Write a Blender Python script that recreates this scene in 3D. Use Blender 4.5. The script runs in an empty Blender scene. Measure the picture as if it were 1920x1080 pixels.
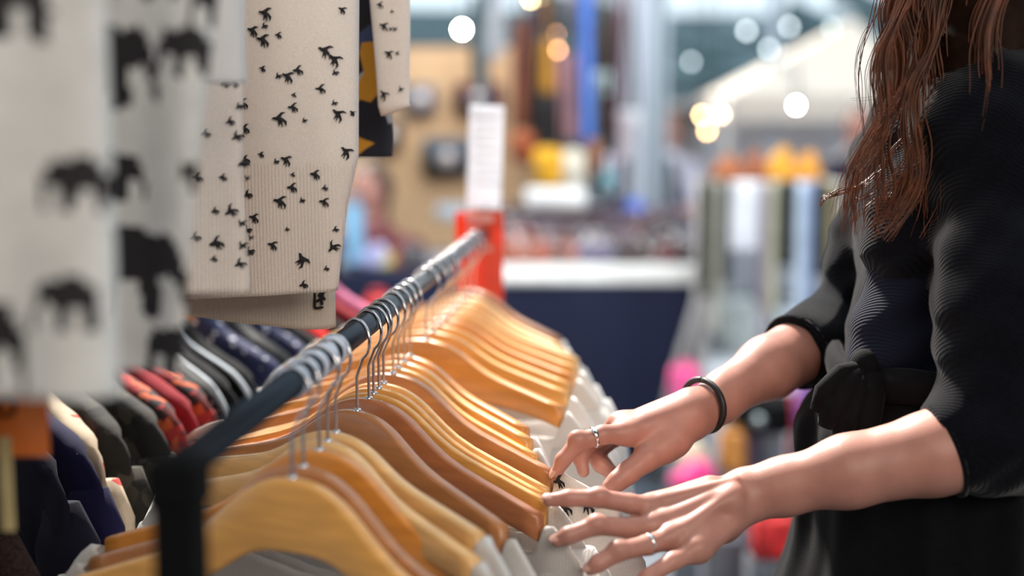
import bpy, math, random
import numpy as np
from mathutils import Vector, Matrix
from mathutils.geometry import tessellate_polygon
random.seed(7)
rng = np.random.default_rng(7)
SC = bpy.context.scene
COL = SC.collection
# ------------------------------------------------------------------ camera
F = 50.0 / 36.0 * 1920.0
HOR = 192.0
PITCH = math.atan((540 - HOR) / F)
CAM = Vector((0, 0, 1.38))
FW = Vector((0, math.cos(PITCH), -math.sin(PITCH)))
UP = Vector((0, math.sin(PITCH), math.cos(PITCH)))
cd = bpy.data.cameras.new('camera'); cam = bpy.data.objects.new('camera', cd); COL.objects.link(cam)
cam.location = CAM; cam.rotation_euler = (math.pi / 2 - PITCH, 0, 0)
cd.lens = 50; cd.sensor_width = 36; cd.sensor_fit = 'HORIZONTAL'; cd.clip_start = 0.05; cd.clip_end = 200
cd.dof.use_dof = True; cd.dof.focus_distance = 1.36; cd.dof.aperture_fstop = 1.8
SC.camera = cam
def P(px, py, d):
    return CAM + d * (FW + (px - 960) / F * Vector((1, 0, 0)) + (540 - py) / F * UP)
def proj(p):
    v = Vector(p) - CAM; d = v.dot(FW)
    return 960 + v.x / d * F, 540 - v.dot(UP) / d * F, d
# ------------------------------------------------------------------ view, world, light
SC.view_settings.view_transform = 'Standard'; SC.view_settings.look = 'None'
SC.view_settings.gamma = 1; SC.view_settings.use_curve_mapping = False
SC.view_settings.exposure = 0.8
W = bpy.data.worlds.new('world'); SC.world = W; W.use_nodes = True
bg = W.node_tree.nodes['Background']; bg.inputs[0].default_value = (0.72, 0.86, 0.95, 1); bg.inputs[1].default_value = 0.85
sd = bpy.data.lights.new('sun', 'SUN'); so = bpy.data.objects.new('sun', sd); COL.objects.link(so)
sd.energy = 7.0; sd.angle = math.radians(7); sd.color = (1.0, 0.93, 0.84)
so.rotation_euler = Vector((-0.40, 1.0, 1.02)).to_track_quat('Z', 'Y').to_euler()
ad = bpy.data.lights.new('front_fill', 'AREA'); ao = bpy.data.objects.new('front_fill', ad); COL.objects.link(ao)  # warm fill light added behind the camera for the camera-facing sides
ad.shape = 'RECTANGLE'; ad.size = 3.0; ad.size_y = 1.6; ad.energy = 62; ad.color = (1.0, 0.90, 0.79)
ao.location = (1.2, -2.2, 3.0)
ao.rotation_euler = (Vector(ao.location) - Vector((0.0, 1.4, 1.0))).to_track_quat('Z', 'Y').to_euler()

a2 = bpy.data.lights.new('stall_fill', 'AREA'); o2 = bpy.data.objects.new('stall_fill', a2); COL.objects.link(o2)  # extra fill added over the stalls to brighten table top and bags
a2.shape = 'RECTANGLE'; a2.size = 4.0; a2.size_y = 1.2; a2.energy = 75; a2.color = (.95, .97, 1.0)
o2.location = (.9, 3.6, 3.4); o2.rotation_euler = (Vector(o2.location) - Vector((.6, 6.0, 1.0))).to_track_quat('Z', 'Y').to_euler()
# ------------------------------------------------------------------ mesh helper
class MB:
    def __init__(s): s.v = []; s.f = []; s.m = []
    def add(s, vs, fs, mi=0):
        n = len(s.v); s.v += [tuple(v) for v in vs]
        for f in fs: s.f.append(tuple(n + i for i in f)); s.m.append(mi)
        return s
    def box(s, c, d, mi=0, R=None, bev=0.0):
        c = Vector(c); hx, hy, hz = d[0] / 2, d[1] / 2, d[2] / 2
        if bev > 0:
            b = min(bev, hx * .9, hy * .9, hz * .9); vs = []; idx = {}
            for sx in (-1, 1):
                for sy in (-1, 1):
                    for sz in (-1, 1):
                        for ax in range(3):
                            p = [sx * (hx - b), sy * (hy - b), sz * (hz - b)]
                            p[ax] = (sx, sy, sz)[ax] * (hx, hy, hz)[ax]
                            idx[(sx, sy, sz, ax)] = len(vs); vs.append(Vector(p))
            fs = []
            for ax in range(3):
                o = [(1, 2), (0, 2), (0, 1)][ax]
                for sg in (-1, 1):
                    q = []
                    for a, bb in ((-1, -1), (1, -1), (1, 1), (-1, 1)):
                        k = [0, 0, 0]; k[ax] = sg; k[o[0]] = a; k[o[1]] = bb; q.append(idx[(k[0], k[1], k[2], ax)])
                    fs.append(q)
            for ax in range(3):
                o = [(1, 2), (0, 2), (0, 1)][ax]
                for a in (-1, 1):
                    for bb in (-1, 1):
                        q = []
                        for sg in (-1, 1):
                            k = [0, 0, 0]; k[ax] = sg; k[o[0]] = a; k[o[1]] = bb
                            q.append((idx[(*k, o[0])], idx[(*k, o[1])]))
                        fs.append([q[0][0], q[1][0], q[1][1], q[0][1]])
            for sx in (-1, 1):
                for sy in (-1, 1):
                    for sz in (-1, 1): fs.append([idx[(sx, sy, sz, 0)], idx[(sx, sy, sz, 1)], idx[(sx, sy, sz, 2)]])
        else:
            vs = [Vector((x * hx, y * hy, z * hz)) for x in (-1, 1) for y in (-1, 1) for z in (-1, 1)]
            fs = [(0, 1, 3, 2), (4, 6, 7, 5), (0, 4, 5, 1), (2, 3, 7, 6), (0, 2, 6, 4), (1, 5, 7, 3)]
        if R is not None: vs = [R @ v for v in vs]
        return s.add([v + c for v in vs], fs, mi)
    def tube(s, pts, r, seg=8, mi=0, cap=True, flat=1.0, upv=None):
        pts = [Vector(p) for p in pts]; n = len(pts)
        rs = r if isinstance(r, (list, tuple)) else [r] * n
        vs = []; ref = Vector(upv) if upv is not None else None
        prev = None
        for i, p in enumerate(pts):
            t = (pts[min(i + 1, n - 1)] - pts[max(i - 1, 0)]).normalized()
            if ref is not None: a = t.cross(ref)
            elif prev is None:
                a = t.cross(Vector((0, 0, 1)))
                if a.length < .2: a = t.cross(Vector((0, 1, 0)))
            else: a = prev - t * prev.dot(t)
            a.normalize(); prev = a; b = t.cross(a)
            for k in range(seg):
                th = 2 * math.pi * k / seg
                vs.append(p + rs[i] * (math.cos(th) * a + math.sin(th) * flat * b))
        fs = [(i * seg + k, i * seg + (k + 1) % seg, (i + 1) * seg + (k + 1) % seg, (i + 1) * seg + k) for i in range(n - 1) for k in range(seg)]
        if cap: fs += [tuple(range(seg))[::-1], tuple((n - 1) * seg + k for k in range(seg))]
        return s.add(vs, fs, mi)
    def ell(s, c, r, mi=0, nu=14, nv=9, R=None):
        vs = []; c = Vector(c)
        for j in range(nv + 1):
            ph = math.pi * j / nv
            for i in range(nu):
                th = 2 * math.pi * i / nu
                q = Vector((r[0] * math.sin(ph) * math.cos(th), r[1] * math.sin(ph) * math.sin(th), r[2] * math.cos(ph)))
                vs.append(c + (R @ q if R is not None else q))
        fs = [(j * nu + i, (j + 1) * nu + i, (j + 1) * nu + (i + 1) % nu, j * nu + (i + 1) % nu) for j in range(nv) for i in range(nu)]
        return s.add(vs, fs, mi)
    def lathe(s, c, prof, seg=20, mi=0):
        c = Vector(c); vs = [c + Vector((r * math.cos(2 * math.pi * k / seg), r * math.sin(2 * math.pi * k / seg), z)) for r, z in prof for k in range(seg)]
        fs = [(i * seg + k, i * seg + (k + 1) % seg, (i + 1) * seg + (k + 1) % seg, (i + 1) * seg + k) for i in range(len(prof) - 1) for k in range(seg)]
        return s.add(vs, fs, mi)
    def build(s, name, mats, parent=None, smooth=True, loc=None, rz=0, bevel=0, weld=0, solid=0):
        me = bpy.data.meshes.new(name); me.from_pydata(s.v, [], s.f)
        for m in (mats if isinstance(mats, (list, tuple)) else [mats]): me.materials.append(m)
        me.polygons.foreach_set('material_index', s.m)
        me.update()
        o = bpy.data.objects.new(name, me); COL.objects.link(o)
        if parent is not None: o.parent = parent
        if loc is not None: o.location = loc
        o.rotation_euler.z = rz
        if smooth:
            me.polygons.foreach_set('use_smooth', [True] * len(me.polygons))
        if weld:
            w = o.modifiers.new('w', 'WELD'); w.merge_threshold = weld
        if solid:
            w = o.modifiers.new('s', 'SOLIDIFY'); w.thickness = solid; w.offset = -1
        if bevel:
            b = o.modifiers.new('b', 'BEVEL'); b.width = bevel; b.segments = 3; b.limit_method = 'ANGLE'; b.angle_limit = math.radians(40)
            b.harden_normals = False
        return o
def thing(name, label, cat, loc=(0, 0, 0), rz=0, group=None):
    o = bpy.data.objects.new(name, None); COL.objects.link(o); o.location = loc; o.rotation_euler = (0, 0, rz)
    o.empty_display_size = .05
    return tag(o, label, cat, group)
def tag(o, label, cat, group=None):
    o['label'] = label; o['category'] = cat
    if group: o['group'] = group
    return o
def struct(o): o['kind'] = 'structure'; return o
def dup(root, loc, rz=None, label=None, group=None, mat=None):
    r = root.copy(); COL.objects.link(r); r.location = loc
    if rz is not None: r.rotation_euler = (0, 0, rz)
    if label: r['label'] = label
    if group: r['group'] = group
    for ch in list(root.children):
        c = ch.copy(); COL.objects.link(c); c.parent = r
        if mat and ch.name.split('.')[0] in mat:
            c.data = ch.data.copy(); c.data.materials[0] = mat[ch.name.split('.')[0]]
        for g in list(ch.children):
            d = g.copy(); COL.objects.link(d); d.parent = c
    return r
# ------------------------------------------------------------------ materials
MATS = {}
def mat(name, col, rough=.6, metal=0, noise=0, scale=8, bump=0, bscale=200, emit=0, coat=0, sss=0, sheen=0, spec=.5, alpha=1, trans=0, stretch=(1, 1, 1), trl=0, rib=0, ribdir='X', ribscale=300):
    if name in MATS: return MATS[name]
    m = bpy.data.materials.new(name); m.use_nodes = True; nt = m.node_tree; N = nt.nodes; L = nt.links
    b = N['Principled BSDF']; b.inputs['Roughness'].default_value = rough; b.inputs['Metallic'].default_value = metal
    b.inputs['Base Color'].default_value = (*col, 1); b.inputs['Specular IOR Level'].default_value = spec
    b.inputs['Coat Weight'].default_value = coat; b.inputs['Coat Roughness'].default_value = .15
    if sss:
        b.inputs['Subsurface Weight'].default_value = sss; b.inputs['Subsurface Radius'].default_value = (1, .35, .2); b.inputs['Subsurface Scale'].default_value = .008
    if sheen: b.inputs['Sheen Weight'].default_value = sheen; b.inputs['Sheen Roughness'].default_value = .4
    if trans: b.inputs['Transmission Weight'].default_value = trans
    if emit:
        b.inputs['Emission Color'].default_value = (*col, 1); b.inputs['Emission Strength'].default_value = emit
    tc = N.new('ShaderNodeTexCoord')
    mp = N.new('ShaderNodeMapping'); mp.inputs['Scale'].default_value = stretch; L.new(tc.outputs['Object'], mp.inputs['Vector'])
    if noise:
        nz = N.new('ShaderNodeTexNoise'); nz.inputs['Scale'].default_value = scale; nz.inputs['Detail'].default_value = 5
        L.new(mp.outputs[0], nz.inputs['Vector'])
        cr = N.new('ShaderNodeValToRGB'); cr.color_ramp.elements[0].position = .3; cr.color_ramp.elements[1].position = .7
        cr.color_ramp.elements[0].color = (*[max(0, c * (1 - noise)) for c in col], 1)
        cr.color_ramp.elements[1].color = (*[min(1, c * (1 + noise * .7)) for c in col], 1)
        L.new(nz.outputs[0], cr.inputs[0]); L.new(cr.outputs[0], b.inputs['Base Color'])
    last = None
    if rib:
        wv = N.new('ShaderNodeTexWave'); wv.bands_direction = ribdir; wv.inputs['Scale'].default_value = ribscale
        wv.inputs['Distortion'].default_value = .6; wv.inputs['Detail'].default_value = 1; L.new(tc.outputs['Object'], wv.inputs['Vector'])
        bp = N.new('ShaderNodeBump'); bp.inputs['Strength'].default_value = rib; bp.inputs['Distance'].default_value = .0012
        L.new(wv.outputs[1], bp.inputs['Height']); last = bp
    if bump:
        n2 = N.new('ShaderNodeTexNoise'); n2.inputs['Scale'].default_value = bscale; n2.inputs['Detail'].default_value = 3; L.new(mp.outputs[0], n2.inputs['Vector'])
        b2 = N.new('ShaderNodeBump'); b2.inputs['Strength'].default_value = bump; b2.inputs['Distance'].default_value = .001
        L.new(n2.outputs[0], b2.inputs['Height'])
        if last: L.new(last.outputs[0], b2.inputs['Normal'])
        last = b2
    if last: L.new(last.outputs[0], b.inputs['Normal'])
    if trl:
        tr = N.new('ShaderNodeBsdfTranslucent'); tr.inputs[0].default_value = (*col, 1); mx = N.new('ShaderNodeMixShader'); mx.inputs[0].default_value = trl
        L.new(b.outputs[0], mx.inputs[1]); L.new(tr.outputs[0], mx.inputs[2]); L.new(mx.outputs[0], N['Material Output'].inputs[0])
    MATS[name] = m; return m
def fabric(name, col, noise=.12, sheen=.1, rib=0, ribscale=260, ribdir='X', scale=900, trl=0): return mat(name, col, .9, trl=trl, noise=noise, scale=scale, bump=.35, bscale=1200, sheen=sheen, spec=.15, rib=rib, ribscale=ribscale, ribdir=ribdir)
def wood(name, col): return mat(name, col, .38, noise=.16, scale=14, stretch=(1.2, 1.2, 9), bump=.1, bscale=120, coat=.25)
W_YEL = wood('wood_yellow', (.72, .35, .085)); W_ORG = wood('wood_orange', (.66, .25, .04)); W_BRN = wood('wood_brown', (.43, .17, .055))
W_RED = wood('wood_reddish', (.43, .15, .055)); W_PALE = wood('wood_pale', (.78, .45, .17))
STEEL = mat('hook_steel', (.62, .60, .62), .22, 1.0)
RAILM = mat('rail_gunmetal', (.030, .036, .047), .32, .8)
BLACKM = mat('black_powder_coat', (.005, .0055, .006), .9, 0, spec=.08)
CREAM = fabric('cream_knit', (.87, .79, .73), trl=.15); CREAMRIB = fabric('cream_rib_knit', (.86, .77, .70), rib=.35, ribscale=95, trl=.15)
INK = mat('black_print', (.012, .01, .012), .85)
GREYK = fabric('grey_knit', (.60, .56, .53), trl=.15, rib=.3, ribscale=110)
WHITEK = fabric('white_knit', (.84, .83, .82), trl=.25); OFFW = fabric('off_white_jersey', (.80, .77, .74), trl=.25, rib=.2, ribscale=120)

# ------------------------------------------------------------------ sdf bodies
def surface_nets(D, org, h):
    S = D < 0
    nx, ny, nz = D.shape
    cs = S[:-1, :-1, :-1].astype(np.int8)
    tot = np.zeros((nx - 1, ny - 1, nz - 1), np.int8)
    for i in (0, 1):
        for j in (0, 1):
            for k in (0, 1): tot += S[i:nx - 1 + i, j:ny - 1 + j, k:nz - 1 + k]
    act = (tot > 0) & (tot < 8)
    ids = -np.ones(act.shape, np.int64); c = np.argwhere(act); ids[act] = np.arange(len(c))
    acc = np.zeros((len(c), 3)); cnt = np.zeros(len(c))
    corners = [(i, j, k) for i in (0, 1) for j in (0, 1) for k in (0, 1)]
    for a in corners:
        for ax in range(3):
            if a[ax]: continue
            b = list(a); b[ax] = 1
            va = D[c[:, 0] + a[0], c[:, 1] + a[1], c[:, 2] + a[2]]; vb = D[c[:, 0] + b[0], c[:, 1] + b[1], c[:, 2] + b[2]]
            x = (va < 0) != (vb < 0)
            t = np.where(x, va / np.where(x, va - vb, 1), 0)
            p = c + np.array(a); pt = p.astype(float); pt[:, ax] += t
            acc[x] += pt[x]; cnt[x] += 1
    V_ = acc / cnt[:, None] * h + org
    faces = []
    for ax in range(3):
        o1, o2 = [(1, 2), (2, 0), (0, 1)][ax]
        sl0 = [slice(None)] * 3; sl1 = [slice(None)] * 3; sl0[ax] = slice(0, -1); sl1[ax] = slice(1, None)
        e = S[tuple(sl0)] != S[tuple(sl1)]
        q = np.argwhere(e)
        ok = (q[:, o1] > 0) & (q[:, o2] > 0) & (q[:, o1] < D.shape[o1] - 1) & (q[:, o2] < D.shape[o2] - 1)
        q = q[ok]
        if not len(q): continue
        def cid(d1, d2):
            r = q.copy(); r[:, o1] += d1; r[:, o2] += d2; return ids[r[:, 0], r[:, 1], r[:, 2]]
        f = np.stack([cid(-1, -1), cid(0, -1), cid(0, 0), cid(-1, 0)], 1)
        ins = S[q[:, 0], q[:, 1], q[:, 2]]
        f[~ins] = f[~ins][:, ::-1]
        faces.append(f)
    return V_, np.concatenate(faces)
def sdf(prims, h, detail=None):
    """prims: ('c', a, b, ra, rb, k[, cuts]) tapered capsules, ('e', centre, radii, k[, R]) ellipsoids"""
    lo = np.array([1e9] * 3); hi = -lo
    for p in prims:
        if p[0] == 'c':
            for q, r in ((p[1], p[3]), (p[2], p[4])): lo = np.minimum(lo, np.array(q) - r); hi = np.maximum(hi, np.array(q) + r)
        elif p[0] == 'e':
            r = max(p[2]); lo = np.minimum(lo, np.array(p[1]) - r); hi = np.maximum(hi, np.array(p[1]) + r)
    lo -= 4 * h; hi += 4 * h
    n = np.ceil((hi - lo) / h).astype(int) + 1
    D = np.full(n, 1.0, np.float32)
    for p in prims:
        if p[0] == 'c': a, b = np.array(p[1]), np.array(p[2]); R_ = max(p[3], p[4]); k = p[5]; l2 = np.minimum(a, b) - R_; h2 = np.maximum(a, b) + R_
        else: k = p[3]; l2 = np.array(p[1]) - max(p[2]); h2 = np.array(p[1]) + max(p[2])
        mrg = max(k, 0) * 1.5 + 3 * h
        i0 = np.maximum(((l2 - mrg - lo) / h).astype(int), 0); i1 = np.minimum(((h2 + mrg - lo) / h).astype(int) + 2, n)
        g = [lo[i] + h * np.arange(i0[i], i1[i]) for i in range(3)]
        X, Y, Z = np.meshgrid(*g, indexing='ij', sparse=True)
        if p[0] == 'c':
            ab = b - a; L2 = max(float(ab @ ab), 1e-12)
            t = ((X - a[0]) * ab[0] + (Y - a[1]) * ab[1] + (Z - a[2]) * ab[2]) / L2
            tc = np.clip(t, 0, 1)
            dd = np.sqrt((X - a[0] - tc * ab[0]) ** 2 + (Y - a[1] - tc * ab[1]) ** 2 + (Z - a[2] - tc * ab[2]) ** 2) - (p[3] + (p[4] - p[3]) * tc)
            if len(p) > 6 and p[6]: dd = np.maximum(dd, -t * math.sqrt(L2))     # cut flat at a
        else:
            q = [X - p[1][0], Y - p[1][1], Z - p[1][2]]
            if len(p) > 4 and p[4] is not None:
                M = np.array(p[4].transposed()); q = [M[i, 0] * q[0] + M[i, 1] * q[1] + M[i, 2] * q[2] for i in range(3)]
            r = p[2]
            k0 = np.sqrt((q[0] / r[0]) ** 2 + (q[1] / r[1]) ** 2 + (q[2] / r[2]) ** 2); k1 = np.sqrt((q[0] / r[0] ** 2) ** 2 + (q[1] / r[1] ** 2) ** 2 + (q[2] / r[2] ** 2) ** 2)
            dd = k0 * (k0 - 1) / np.maximum(k1, 1e-9)
        sl = tuple(slice(i0[i], i1[i]) for i in range(3)); cur = D[sl]
        if k > 0:
            hh = np.clip(.5 + .5 * (cur - dd) / k, 0, 1); D[sl] = cur * (1 - hh) + dd * hh - k * hh * (1 - hh)
        elif k < 0:                                            # carve
            kk = -k; dn = -dd; hh = np.clip(.5 - .5 * (cur - dn) / kk, 0, 1)
            D[sl] = cur * (1 - hh) + dn * hh + kk * hh * (1 - hh)
        else: D[sl] = np.minimum(cur, dd)
    if detail is not None:
        X, Y, Z = np.meshgrid(*[lo[i] + h * np.arange(n[i]) for i in range(3)], indexing='ij', sparse=True); D = D + detail(X, Y, Z)
    return surface_nets(D, lo, h)
def tri_add(mb, vf, mi=0):
    v, f = vf; n = len(mb.v); mb.v += [tuple(map(float, p)) for p in v]; mb.f += [tuple(int(n + i) for i in q) for q in f]; mb.m += [mi] * len(f)

# ------------------------------------------------------------------ the setting
flo = MB(); flo.box((0, 8, -.05), (30, 34, .1))
struct(flo.build('floor', mat('concrete_floor', (.10, .12, .145), .6, noise=.25, scale=1.5, bump=.2, bscale=30)))
wl = MB(); wl.box((0, 22, 1.35), (30, .2, 2.7)); struct(wl.build('wall_back', mat('hall_wall', (.16, .22, .24), .8, noise=.5, scale=.6)))
wb = MB(); wb.box((0, -6, 2.5), (30, .2, 5)); struct(wb.build('wall_rear', mat('rear_wall', (.13, .11, .10), .9, noise=.3, scale=.8)))
# unseen roof above camera, added to cut top light, sky shows past its edge
ce = MB(); ce.box((0, -2.6, 3.9), (30, 6.6, .1)); struct(ce.build('blocker_ceiling', mat('blocker_lining', (.20, .19, .18), .9)))
BEAM = mat('roof_steel', (.10, .16, .18), .6, .2)
def beam(a, b, w, name='trim', m=BEAM):
    t = MB(); t.tube([a, b], w, seg=4); return t.build(name, m, smooth=False)
bi = 1
for (x0, y0, x1, y1, d, w) in [(560, 62, 1010, 80, 14, .10), (560, 28, 1000, 34, 15, .08), (1150, 150, 1700, 128, 12, .13), (1120, 205, 1500, 215, 13, .14), (1230, 70, 1420, 130, 12, .07),
                               (1240, 88, 1700, 60, 14, .07), (1470, 20, 1700, 120, 13, .13), (1400, 60, 1560, 170, 13, .06), (1020, 20, 1230, 60, 12, .16), (1560, -20, 1720, 50, 12, .10), (1010, 90, 1200, 110, 13, .14)]:
    struct(beam(P(x0, y0, d), P(x1, y1, d), w, 'trim_%d' % bi)); bi += 1
TRY = (5.95, 6.55, 7.5, 9.2)
for y in TRY: struct(beam((-6, y, 3.45), (8, y, 3.45), .05, 'trim_%d' % bi)); bi += 1
# roof fascia far away, in front of the sky
COLM = mat('column_steel', (.46, .52, .60), .45, .3)
def column(px, d, w, m=COLM):
    global bi
    p = P(px, 540, d); c = MB()
    c.box((p.x, p.y, 2.6), (w, w * .25, 5.2)); c.box((p.x - w / 2, p.y, 2.6), (w * .18, w, 5.2)); c.box((p.x + w / 2, p.y, 2.6), (w * .18, w, 5.2)); c.box((p.x, p.y, .01), (w * 1.8, w * 1.8, .02))
    struct(c.build('trim_%d' % bi, m, smooth=False)); bi += 1
column(1212, 7.2, .145); column(925, 8.5, .11); column(1440, 9.5, .06)

# ------------------------------------------------------------------ rails
K = 1.07
def rail_d(px): return K * 680 / (1225 - px)
def rail_pt(px): return P(px, 870 - .775 * (px - 350), rail_d(px))
RA, RB = rail_pt(350), rail_pt(903)
RZ = (RA.z + RB.z) / 2; RR = .0112
RDIR = (Vector((RB.x, RB.y, RZ)) - Vector((RA.x, RA.y, RZ))).normalized()
rack = thing('clothes_rack', 'dark steel clothes rack carrying the wooden hangers in the centre', 'clothes rack', (RA.x, RA.y, 0))
def loc(p): return Vector(p) - Vector((RA.x, RA.y, 0))
t = MB(); t.tube([loc((RA.x, RA.y, RZ)) - RDIR * .01, loc((RB.x, RB.y, RZ) ) + RDIR * .045], RR, 24); t.build('rail', RAILM, rack)
RX = Matrix.Rotation(math.atan2(RDIR.y, RDIR.x) - math.pi / 2, 3, 'Z')
PO = P(336, 900, .815)
for nm, q in (('post', Vector((PO.x, PO.y, 0))), ('post', Vector((RB.x, RB.y, 0)) + RDIR * .040)):
    t = MB(); t.box(loc((q.x, q.y, (RZ + .002) / 2)), (.026, .026, RZ + .002), R=RX, bev=.003); t.build(nm, BLACKM, rack, smooth=False)
    t = MB(); t.box(loc((q.x, q.y, RZ - .006)), (.031, .031, .030), R=RX, bev=.004); t.build('corner_joint', BLACKM, rack, smooth=False)
    t = MB(); t.box(loc((q.x, q.y, .03)), (.5, .03, .03), R=RX, bev=.004); t.build('foot_bar', BLACKM, rack, smooth=False)

# ------------------------------------------------------------------ hangers
TOP = [(0, 0), (.012, -.0006), (.024, -.003), (.036, -.008), (.048, -.0155), (.060, -.0255), (.074, -.038), (.090, -.0495), (.110, -.059), (.135, -.0675), (.165, -.0765), (.200, -.088)]
TH = [.058, .057, .055, .0525, .050, .047, .0425, .037, .032, .028, .0255, .0245]
def hanger_mesh(w, h, thick=.012, bow=.02, tmul=1.0):
    sx = w / .2; sz = h / .088
    xs = []; n = len(TOP)
    from_pts = []
    for i in range(n - 1):
        for s_ in (0, .5):
            x = TOP[i][0] * (1 - s_) + TOP[i + 1][0] * s_; z = TOP[i][1] * (1 - s_) + TOP[i + 1][1] * s_; th = TH[i] * (1 - s_) + TH[i + 1] * s_
            from_pts.append((x * sx, z * sz, th * tmul))
    from_pts.append((w, TOP[-1][1] * sz, TH[-1] * tmul))
    # light smoothing of the top profile
    fp = [list(p) for p in from_pts]
    for _ in range(3):
        for i in range(1, len(fp) - 1): fp[i][1] = (from_pts[i - 1][1] + 2 * from_pts[i][1] + from_pts[i + 1][1]) / 4
        from_pts = [tuple(p) for p in fp]
    full = [(-x, z, t_) for x, z, t_ in reversed(from_pts[1:])] + from_pts
    mb = MB(); vs = []
    for x, z, t_ in full:
        yb = -bow * (abs(x) / .2) ** 2
        hw = thick / 2; r = min(hw * .55, t_ * .3)
        sec = [(-hw, -t_ + r), (-hw, -r), (-hw + r, 0), (hw - r, 0), (hw, -r), (hw, -t_ + r), (hw - r, -t_), (-hw + r, -t_)]
        sec = [(-hw, -t_ + r), (-hw, -r), (-hw + r * .3, -r * .3), (-hw + r, 0), (hw - r, 0), (hw - r * .3, -r * .3), (hw, -r), (hw, -t_ + r), (hw - r * .3, -t_ + r * .3), (hw - r, -t_), (-hw + r, -t_), (-hw + r * .3, -t_ + r * .3)]
        for yy, zz in sec: vs.append((x, yb + yy, z + zz))
    k = 12; m = len(full)
    fs = [(i * k + j, i * k + (j + 1) % k, (i + 1) * k + (j + 1) % k, (i + 1) * k + j) for i in range(m - 1) for j in range(k)]
    fs = [tuple(reversed(f)) for f in fs]
    fs += [tuple(range(k)), tuple((m - 1) * k + j for j in range(k))[::-1]]
    mb.add(vs, fs); return mb
DROP = .073
def hook_mesh(drop, rail_r, tilt=0):
    # ring round the rail: wood top at z=0, rail centre at z=drop
    rr = rail_r * 1.0 + .0078; cz = drop + rail_r - rr + .0015
    pts = [(0, 0, -.012), (0, 0, 0), (0, 0, cz - rr - .016)]
    pts += [(rr * .25, 0, cz - rr - .006)]
    for a in range(-62, 205, 11): pts.append((rr * math.cos(math.radians(a)), 0, cz + rr * math.sin(math.radians(a))))
    mb = MB(); mb.tube(pts, .0015, 8); mb.ell(pts[-1], (.0024, .0024, .0024), nu=8, nv=6)
    return mb
def make_hanger(neck, phi, w, h, wd, label, group=None, thick=.012, bow=.02, drop=DROP, rr=RR, tmul=1.0, hookrot=0):
    r = thing('clothes_hanger', label, 'clothes hanger', neck, -phi, group)
    hanger_mesh(w, h, thick, bow, tmul).build('wooden_body', wd, r, bevel=0)
    o = hook_mesh(drop, rr).build('hook', STEEL, r); o.rotation_euler.z = hookrot
    c = MB(); c.lathe((0, 0, 0), [(0, .002), (.0032, .002), (.0038, .0), (.0038, -.003)], 10); c.build('ferrule', STEEL, r)
    return r
def solve(stemx, tip, w):
    rp = rail_pt(stemx); neck = Vector((rp.x, rp.y, RZ - DROP))
    best = None
    for ph in np.arange(-15, 65, .5):
        a = math.radians(ph)
        for h in np.arange(.05, .125, .0025):
            q = neck + Vector((w * math.cos(a) - .02 * math.sin(a), -w * math.sin(a) - .02 * math.cos(a), -h)); x, y, d = proj(q)
            e = (x - tip[0]) ** 2 + (y - tip[1]) ** 2
            if best is None or e < best[0]: best = (e, a, h)
    return neck, best[1], best[2], best[0]

def htop(x, w, h):
    x = abs(x) * .2 / w
    for (a, za), (b, zb) in zip(TOP, TOP[1:]):
        if x <= b: return (za + (zb - za) * (x - a) / (b - a)) * h / .088
    return -h
# garments ---------------------------------------------------------------
BIRD = [(-.50, .12), (-.38, .22), (-.22, .20), (-.05, .30), (.20, .50), (.50, .48), (.25, .36), (.12, .18), (.30, .05), (.50, -.15), (.45, -.45), (.33, -.15), (.15, -.08), (.22, -.5), (.05, -.15), (-.05, -.45), (-.08, -.05), (-.30, .02)]
ELEPH = [(-.50, -.45), (-.46, -.10), (-.43, .12), (-.30, .34), (-.10, .30), (0, .38), (.25, .38), (.42, .24), (.48, -.05), (.53, -.25), (.46, -.12), (.46, -.48), (.28, -.48), (.26, -.14), (.08, -.14), (.05, -.48), (-.14, -.48), (-.16, -.10), (-.28, -.06), (-.36, -.15), (-.42, -.45)]
def inpoly(x, z, poly):
    c = False; j = len(poly) - 1
    for i in range(len(poly)):
        xi, yi = poly[i]; xj, yj = poly[j]
        if (yi > z) != (yj > z) and x < (xj - xi) * (z - yi) / (yj - yi) + xi: c = not c
        j = i
    return c
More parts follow.
